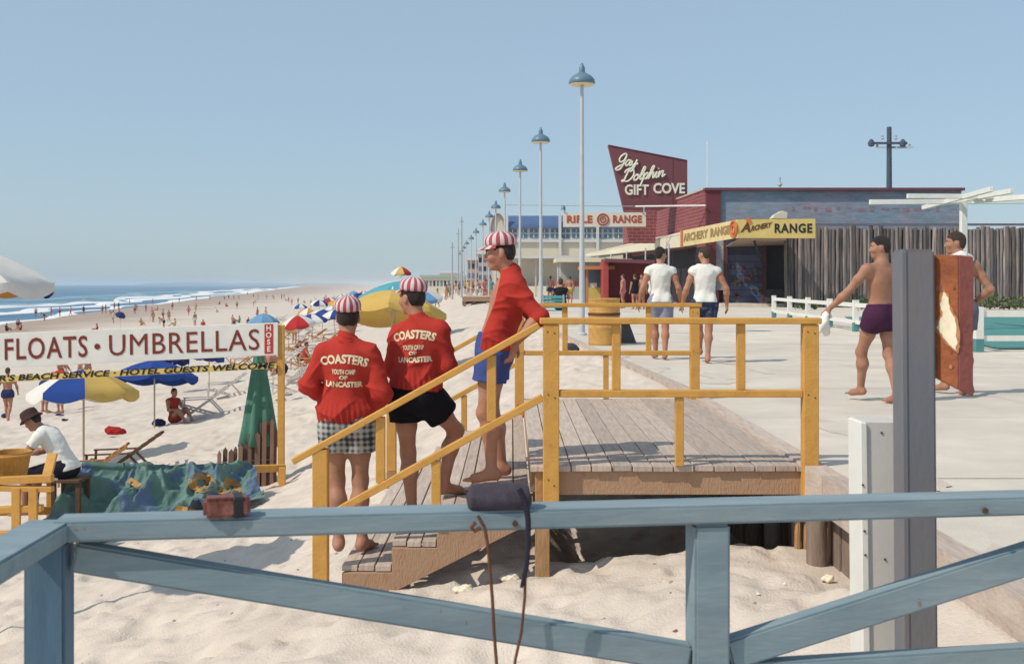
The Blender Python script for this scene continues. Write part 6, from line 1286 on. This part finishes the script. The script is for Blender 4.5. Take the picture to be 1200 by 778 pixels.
# ---------------------------------------------------------------- bathers, far strollers: prototypes first, copies after
SUITS = {'red': (0.42,0.04,0.03), 'navy': (0.03,0.04,0.12), 'black': (0.015,0.015,0.02), 'white': (0.7,0.68,0.64), 'teal': (0.07,0.25,0.27), 'yellow': (0.6,0.42,0.10), 'pink': (0.55,0.22,0.22)}
SM = {k: cloth('swim_'+k, v) for k, v in SUITS.items()}
stand = pose(1.72); walk = pose(1.74, anL=(-0.06,0.22,0.10), toL=(-0.07,0.38,0.05), knL=(-0.08,0.15,0.5), anR=(0.06,-0.2,0.12), toR=(0.07,-0.04,0.03), knR=(0.08,0.0,0.5), elL=(-0.26,-0.14,1.12), wrL=(-0.27,-0.05,0.87), elR=(0.26,0.08,1.12), wrR=(0.26,0.22,0.92))
sit = pose(1.72, pel=(0,0,0.13), wai=(0,-0.05,0.28), che=(0,-0.08,0.47), nek=(0,-0.07,0.66), hed=(0,-0.02,0.83), shL=(-0.18,-0.08,0.59), shR=(0.18,-0.08,0.59), elL=(-0.26,0.05,0.36), elR=(0.26,0.05,0.36), wrL=(-0.17,0.28,0.38), wrR=(0.17,0.28,0.38),
   hiL=(-0.09,0,0.12), hiR=(0.09,0,0.12), knL=(-0.14,0.36,0.36), knR=(0.14,0.36,0.36), anL=(-0.12,0.62,0.08), anR=(0.12,0.62,0.08), toL=(-0.13,0.8,0.03), toR=(0.13,0.8,0.03))
bend = pose(1.70, wai=(0,0.08,1.06), che=(0,0.25,1.16), nek=(0,0.42,1.22), hed=(0,0.56,1.27), shL=(-0.17,0.36,1.18), shR=(0.17,0.36,1.18), elL=(-0.2,0.42,0.92), elR=(0.2,0.42,0.92), wrL=(-0.16,0.5,0.7), wrR=(0.16,0.5,0.7), face=(0,0.8,-0.6), up=(0,0.6,0.8))
PROTO = {}
def proto(nm, J, suit_len, top=False, res=0.022):
    V, F = solid(torso(J)+glutes(J)+limbs(J, False)+head(J, False), res); r = thing('bather', 'x', 'person', (0,0,0)); b = rawmesh('body', V, F, M_skin2, r)
    s_ = shorts(J, SM['navy'], r, res, length=suit_len, g=0.02)
    if top: tee(J, r, res, sleeve=0, hem=0.02, g=0.02, name='swim_top', m=SM['navy'])
    hair(J, r, M_hairb, res*0.8)
    for ch in r.children:
        if ch.name.split('.')[0] in ('shorts','swim_top'):
            ch.material_slots[0].link = 'OBJECT'
    PROTO[nm] = r
proto('stand', stand, 0.16); proto('walk', walk, 0.12); proto('woman', stand, 0.06, True); proto('sit', sit, 0.08, True); proto('bend', bend, 0.12); proto('wwalk', walk, 0.06, True)
USED = set()
def bather(kind, suit, loc, rz, label, group, scale=1.0):
    src = PROTO[kind]
    if kind in USED: r = dup(src)
    else: USED.add(kind); r = src
    r.location = loc; r.rotation_euler = (0,0,rz); r.scale = (scale,)*3; r['label'] = label; r['group'] = group
    for ch in r.children:
        if ch.name.split('.')[0] in ('shorts','swim_top'): ch.material_slots[0].link = 'OBJECT'; ch.material_slots[0].material = SM[suit]
    return r
def onbeach(px, Y, dz=0.0): x = PX(px, Y); return (x, Y, max(GZ(x, Y), WATER)+dz)
gm = 'bathers on the near beach'
bather('walk', 'navy', onbeach(9,36), 0.2, 'man in dark trunks walking at the left edge, left of the tricolour umbrella', gm)
bather('woman', 'red', onbeach(70,37), 2.6, 'woman in a red suit standing, right of the pair behind the sign strip', gm)
bather('bend', 'navy', onbeach(53,38), -0.6, 'man bending beside the woman in red behind the sign strip', gm, 1.08)
bather('stand', 'teal', onbeach(99,42), 0.4, 'bather in teal trunks whose head shows below the word FLOATS', gm)
bather('sit', 'red', onbeach(205,29.5), -2.2, 'woman in red sitting on bare sand right of the blue umbrella pole', gm, 0.95)
bather('walk', 'white', onbeach(75,46), -1.0, 'man in white trunks seen under the edge of the tricolour umbrella', gm)
for i, (px, Yq, k, su, lab) in enumerate(((330,30,'bend','black','person crouching in black right beside the end of the white sign'),(322,44,'sit','white','person sitting behind the white sign end'),(352,52,'sit','black','person in black sitting below the red umbrella'),(360,48,'sit','red','person in red sitting on the sand left of the first cap'),(345,74,'stand','pink','person in pink standing behind the row of umbrellas'))):
    bather(k, su, onbeach(px,Yq), 2.0+i, lab, gm)
far_list = [(52,376,'bend','black'),(60,371,'stand','red'),(70,371,'stand','navy'),(21,388,'bend','navy'),(8,388,'sit','black'),(24,387,'sit','red'),(113,389,'sit','red'),(120,368,'walk','red'),(124,367,'woman','navy'),(134,363,'stand','red'),(139,363,'woman','navy'),(171,366,'stand','pink'),
 (178,373,'walk','pink'),(191,376,'walk','navy'),(192,386,'bend','black'),(179,357,'walk','navy'),(202,363,'stand','navy'),(221,370,'walk','red'),(210,355,'woman','black'),(238,384,'sit','red'),(263,352,'stand','navy'),(268,351,'woman','navy'),(274,351,'walk','black'),(280,351,'stand','pink'),
 (246,352,'walk','red'),(297,359,'bend','red'),(297,349,'walk','navy'),(274,383,'sit','navy'),(291,381,'sit','black'),(290,346,'stand','navy'),(320,351,'walk','pink'),(42,372,'stand','navy'),(98,369,'woman','black'),(83,370,'walk','red'),(152,357,'stand','red'),(230,353,'woman','red')]
ORD = ['first','second','third','fourth','fifth','sixth','seventh','eighth','ninth','tenth','eleventh','twelfth','thirteenth','fourteenth','fifteenth','sixteenth','seventeenth','eighteenth','nineteenth','twentieth']
cnt = {}
KN = {'stand':'standing','walk':'walking','woman':'upright in full suit','sit':'sitting','bend':'bending over','wwalk':'walking in a full suit'}
for px, py, k, su in sorted(far_list):
    p = G(px, py); c_ = cnt.get((k,su), 0); cnt[(k,su)] = c_+1
    bather(k, su, p, random.uniform(0,6.28), 'tiny bather in %s, %s by the waterline, %s such from left' % (su, KN[k], ORD[c_]), 'bathers along the waterline')
jobs = []
for i in range(28):
    px = random.uniform(120, 420); py = 348+(420-px)/300*14+random.uniform(0,26); p = G(px, py)
    jobs.append((px, p, random.choice(['stand','walk','woman','sit','sit','bend']), 'amid the open beach', 'bathers spread over the open beach'))
for i in range(70):
    px = random.uniform(300, 425) if i < 40 else random.uniform(330,500); py = random.uniform(338.5, 352) if i < 40 else random.uniform(342,362)
    p = G(px, py)
    if p.y > 420 or p.x > float(xedge(np.array(p.y)))-2: continue
    jobs.append((px, p, random.choice(['stand','walk','woman','sit']), 'beyond the striped caps', 'crowd on the far beach'))
for i in range(64):
    Yq = random.uniform(86,175); e = float(xedge(np.array(Yq))); x = e+random.uniform(-9 if Yq>95 else 0.3,3.0); z = 0.0 if x > e+0.1 else GZ(x,Yq)
    jobs.append((600+x*FPX/Yq, Vector((x,Yq,z)), random.choice(['stand','walk','woman','wwalk']), 'at the boardwalk end', 'crowd on the far boardwalk'))
cnt = {}; KN['wwalk'] = 'striding in full suit'
for px, p, k, wh, grp in sorted(jobs, key=lambda q: q[0]):
    su = random.choice(list(SM)); c_ = cnt.get((k,su,wh), 0); cnt[(k,su,wh)] = c_+1
    bather(k, su, p, random.uniform(0,6.28), 'tiny figure in %s, %s %s, %s such from left' % (su, KN[k], wh, ORD[c_]), grp)
gw = 'strollers at the stalls'
for i, (px, Yq, k, su, rz_, lab) in enumerate(((744,55,'woman','black',0.4,'woman in a black suit standing at the left of the group by the red booth'),(752,55.5,'stand','red',2.8,'man in red trunks in the middle of the group by the red booth'),(764,54.5,'wwalk','white',-0.6,'person in white standing nearest the man in the white t-shirt'),(770,57,'stand','navy',1.8,'person in navy trunks behind the person in white by the booth'),
   (645,72,'walk','navy',0.3,'man in navy trunks walking left of the nearest lamp post'),(668,70,'stand','yellow',-0.2,'person in yellow trunks right beside the nearest lamp post'),(634,84,'woman','red',1.3,'woman in a red suit in front of the pavilion doorway'),(656,80,'walk','black',3.0,'man in black trunks between the stalls and the lamp post'),(730,57,'woman','pink',1.2,'woman in pink in front of the red booth panel'),(657,34.12,'sit','black',0.0,'dark-clothed person sitting on the teal bench'))):
    z = 0.46 if k == 'sit' else 0.0
    bather(k, su, (PX(px,Yq), Yq-(0.0), z), rz_, lab, gw, 1.02)
# ---------------------------------------------------------------- man with hat sitting behind the low fence
Yh = 13.8; xh = PX(57, Yh); zh0 = PZ(493,Yh)-1.20; gzh = GZ(xh, Yh)
J = pose(1.76, pel=(0,0,0.62), wai=(0,0.04,0.77), che=(0,0.15,0.94), nek=(0,0.29,1.09), hed=(0,0.42,1.20), shL=(-0.17,0.23,1.03), shR=(0.17,0.23,1.03), elL=(-0.25,0.40,0.79), elR=(0.25,0.40,0.79), wrL=(-0.14,0.62,0.75), wrR=(0.14,0.62,0.75),
   hiL=(-0.09,0.03,0.6), hiR=(0.09,0.03,0.6), knL=(-0.14,0.45,0.55), knR=(0.14,0.45,0.55), anL=(-0.13,0.45,0.12), anR=(0.13,0.45,0.12), toL=(-0.14,0.62,0.05), toR=(0.14,0.62,0.05), face=(0,0.85,-0.5), up=(0,0.5,0.85), fiL=(0.3,0.9,0), fiR=(-0.3,0.9,0))
p8 = person('man in a dark hat and white t-shirt sitting bent forward behind the timber seat', (xh+0.2, Yh, zh0), PI/2*0.95)
body(J, p8, 0.009, M_skin); hair(J, p8, M_hair, 0.009); tee(J, p8, 0.009, sleeve=0.5, g=0.02); shorts(J, cloth('dark_navy_trousers',(0.015,0.018,0.03)), p8, 0.01, length=0.36)
h = Vector(J['hed']); r_, f_, u_ = [Vector(v) for v in headf(J)]
b = MB(); vs = []; fs = []; n = 28; rings = [(0.0,0.135),(0.05,0.134),(0.085,0.12),(0.098,0.085),(0.10,0.04),(0.115,0.025),(0.135,0.006),(0.137,0.0),(0.10,0.015)]
for rr_, z in rings:
    for j in range(n): a = 2*PI*j/n; vs.append(h+u_*0.02+r_*rr_*math.cos(a)+f_*rr_*1.12*math.sin(a)+u_*(z-0.02*abs(math.cos(a))*0))
for i in range(len(rings)-1):
    for j in range(n): fs.append((i*n+j, i*n+(j+1)%n, (i+1)*n+(j+1)%n, (i+1)*n+j))
rawmesh('hat', [tuple(v) for v in vs], fs, mat('dark_brown_hat',(0.05,0.025,0.02),0.9,0.2,10), p8)
sb = thing('stool', 'low wooden stool under the sitting man with the hat', 'stool', (xh+0.3, Yh, GZ(xh+0.3,Yh))); zs = zh0+0.50
MB().box(xh+0.08, xh+0.46, Yh-0.2, Yh+0.2, zs-0.04, zs).build('seat', M_dk, sb, bevel=0.005)
for dx in (0.1, 0.40):
    for dy in (-0.17, 0.13): MB().box(xh+dx, xh+dx+0.05, Yh+dy, Yh+dy+0.05, GZ(xh+dx,Yh)-0.1, zs-0.042).build('leg', M_dk, sb)
# towels, bags and bits lying about
for i, (px, py, c_, nm, lab, k) in enumerate(((134,509,'red','towel','crumpled red towel on the sand beside the dark beach chair',1.0),(186,499,'navy','bag','dark bag on the sand left of the woman in red',0.9),(6,489,'navy','shoes','dark shoes on the sand by the walking man at the left edge',0.7),(70,487,'navy','sandal','dark sandal left of the tricolour umbrella pole',0.5),(76,493,'navy','sandal','dark flip-flop on bare sand right of the hat',0.5))):
    p = G(px, py); V, F = solid([ell((0,0,0.08),(0.22,0.15,0.12)), ell((0.17,0.04,0.06),(0.13,0.11,0.08)), ell((-0.1,-0.06,0.12),(0.12,0.1,0.1))] if nm != 'sandal' else [ell((0,0,0.05),(0.3,0.1,0.05)), ell((0.12,0,0.1),(0.1,0.1,0.05))], 0.014, lambda D,X,Y,Z: np.maximum(D+0.014*np.sin(X*31+Y*19)*np.sin(Y*27+Z*30), -Z))
    o = rawmesh(nm, V, F, canvas(c_)); o.location = p; o.scale = (k,)*3; o.rotation_euler = (0,0,i*1.1); tag(o, lab, nm)
# litter, shells and pebbles on the near sand: nobody could count them
b = MB()
for i in range(420):
    Yq = random.uniform(5.6, 13); x = random.uniform(-6, 1.75); z = float(gzr(x, Yq)); s_ = random.choice([0.006,0.009,0.012,0.02]); vs = []
    for q in range(6): a = q*PI/3; vs.append((x+s_*random.uniform(0.6,1.2)*math.cos(a), Yq+s_*random.uniform(0.5,1)*math.sin(a), z-0.002))
    vs.append((x, Yq, z+s_*0.5)); b.add(vs, [(q, (q+1)%6, 6) for q in range(6)], random.randrange(3))
tag(b.build('pebbles', [mat('pebble_dark',(0.16,0.12,0.09),0.8), mat('pebble_pale',(0.7,0.65,0.58),0.8), mat('pebble_tan',(0.35,0.24,0.16),0.8)]), kind='stuff')
for i, (x, Yq, m, lab, s_) in enumerate(((PX(668,8.9),9.0,M_tee,'crumpled white paper on the sand, right of the deck',0.05),(PX(968,6.9),6.9,M_peel,'crumpled cream paper cup on the sand right of the orange deck',0.035),(PX(596,7.9),7.75,M_cream,'torn cream paper on the shaded sand under the deck',0.06),(PX(542,7.6),7.45,M_cream,'torn cream paper on the shaded sand below the stairs',0.06))):
    V, F = solid([ell((0,0,0.01),(s_,s_*0.8,s_*0.4)), ell((s_*0.7,0,0.01),(s_*0.5,s_*0.6,s_*0.5))], 0.006, lambda D,X,Y,Z: D+0.006*np.sin(X*120+Y*60)*np.sin(Y*140+Z*90))
    o = rawmesh('litter_paper', V, F, m); o.location = (x, Yq, float(gzr(x,Yq))+0.01); tag(o, lab, 'paper')
# ---------------------------------------------------------------- sea haze: one even volume round everything
hzb = MB(); hzb.box(-8600, 4600, -260, 8600, -30, 15.6); hz = hzb.build('haze', None); hz.data.materials.clear()
hm = bpy.data.materials.new('sea_haze'); hm.use_nodes = True; nt = hm.node_tree; nt.nodes.remove(nt.nodes['Principled BSDF'])
pvn = nt.nodes.new('ShaderNodeVolumePrincipled'); pvn.inputs['Color'].default_value = (0.88,0.93,0.98,1); pvn.inputs['Density'].default_value = 0.00022; pvn.inputs['Anisotropy'].default_value = 0.2
nt.links.new(pvn.outputs[0], nt.nodes['Material Output'].inputs['Volume']); hz.data.materials.append(hm); tag(hz, kind='stuff')
S.cycles.volume_bounces = 1
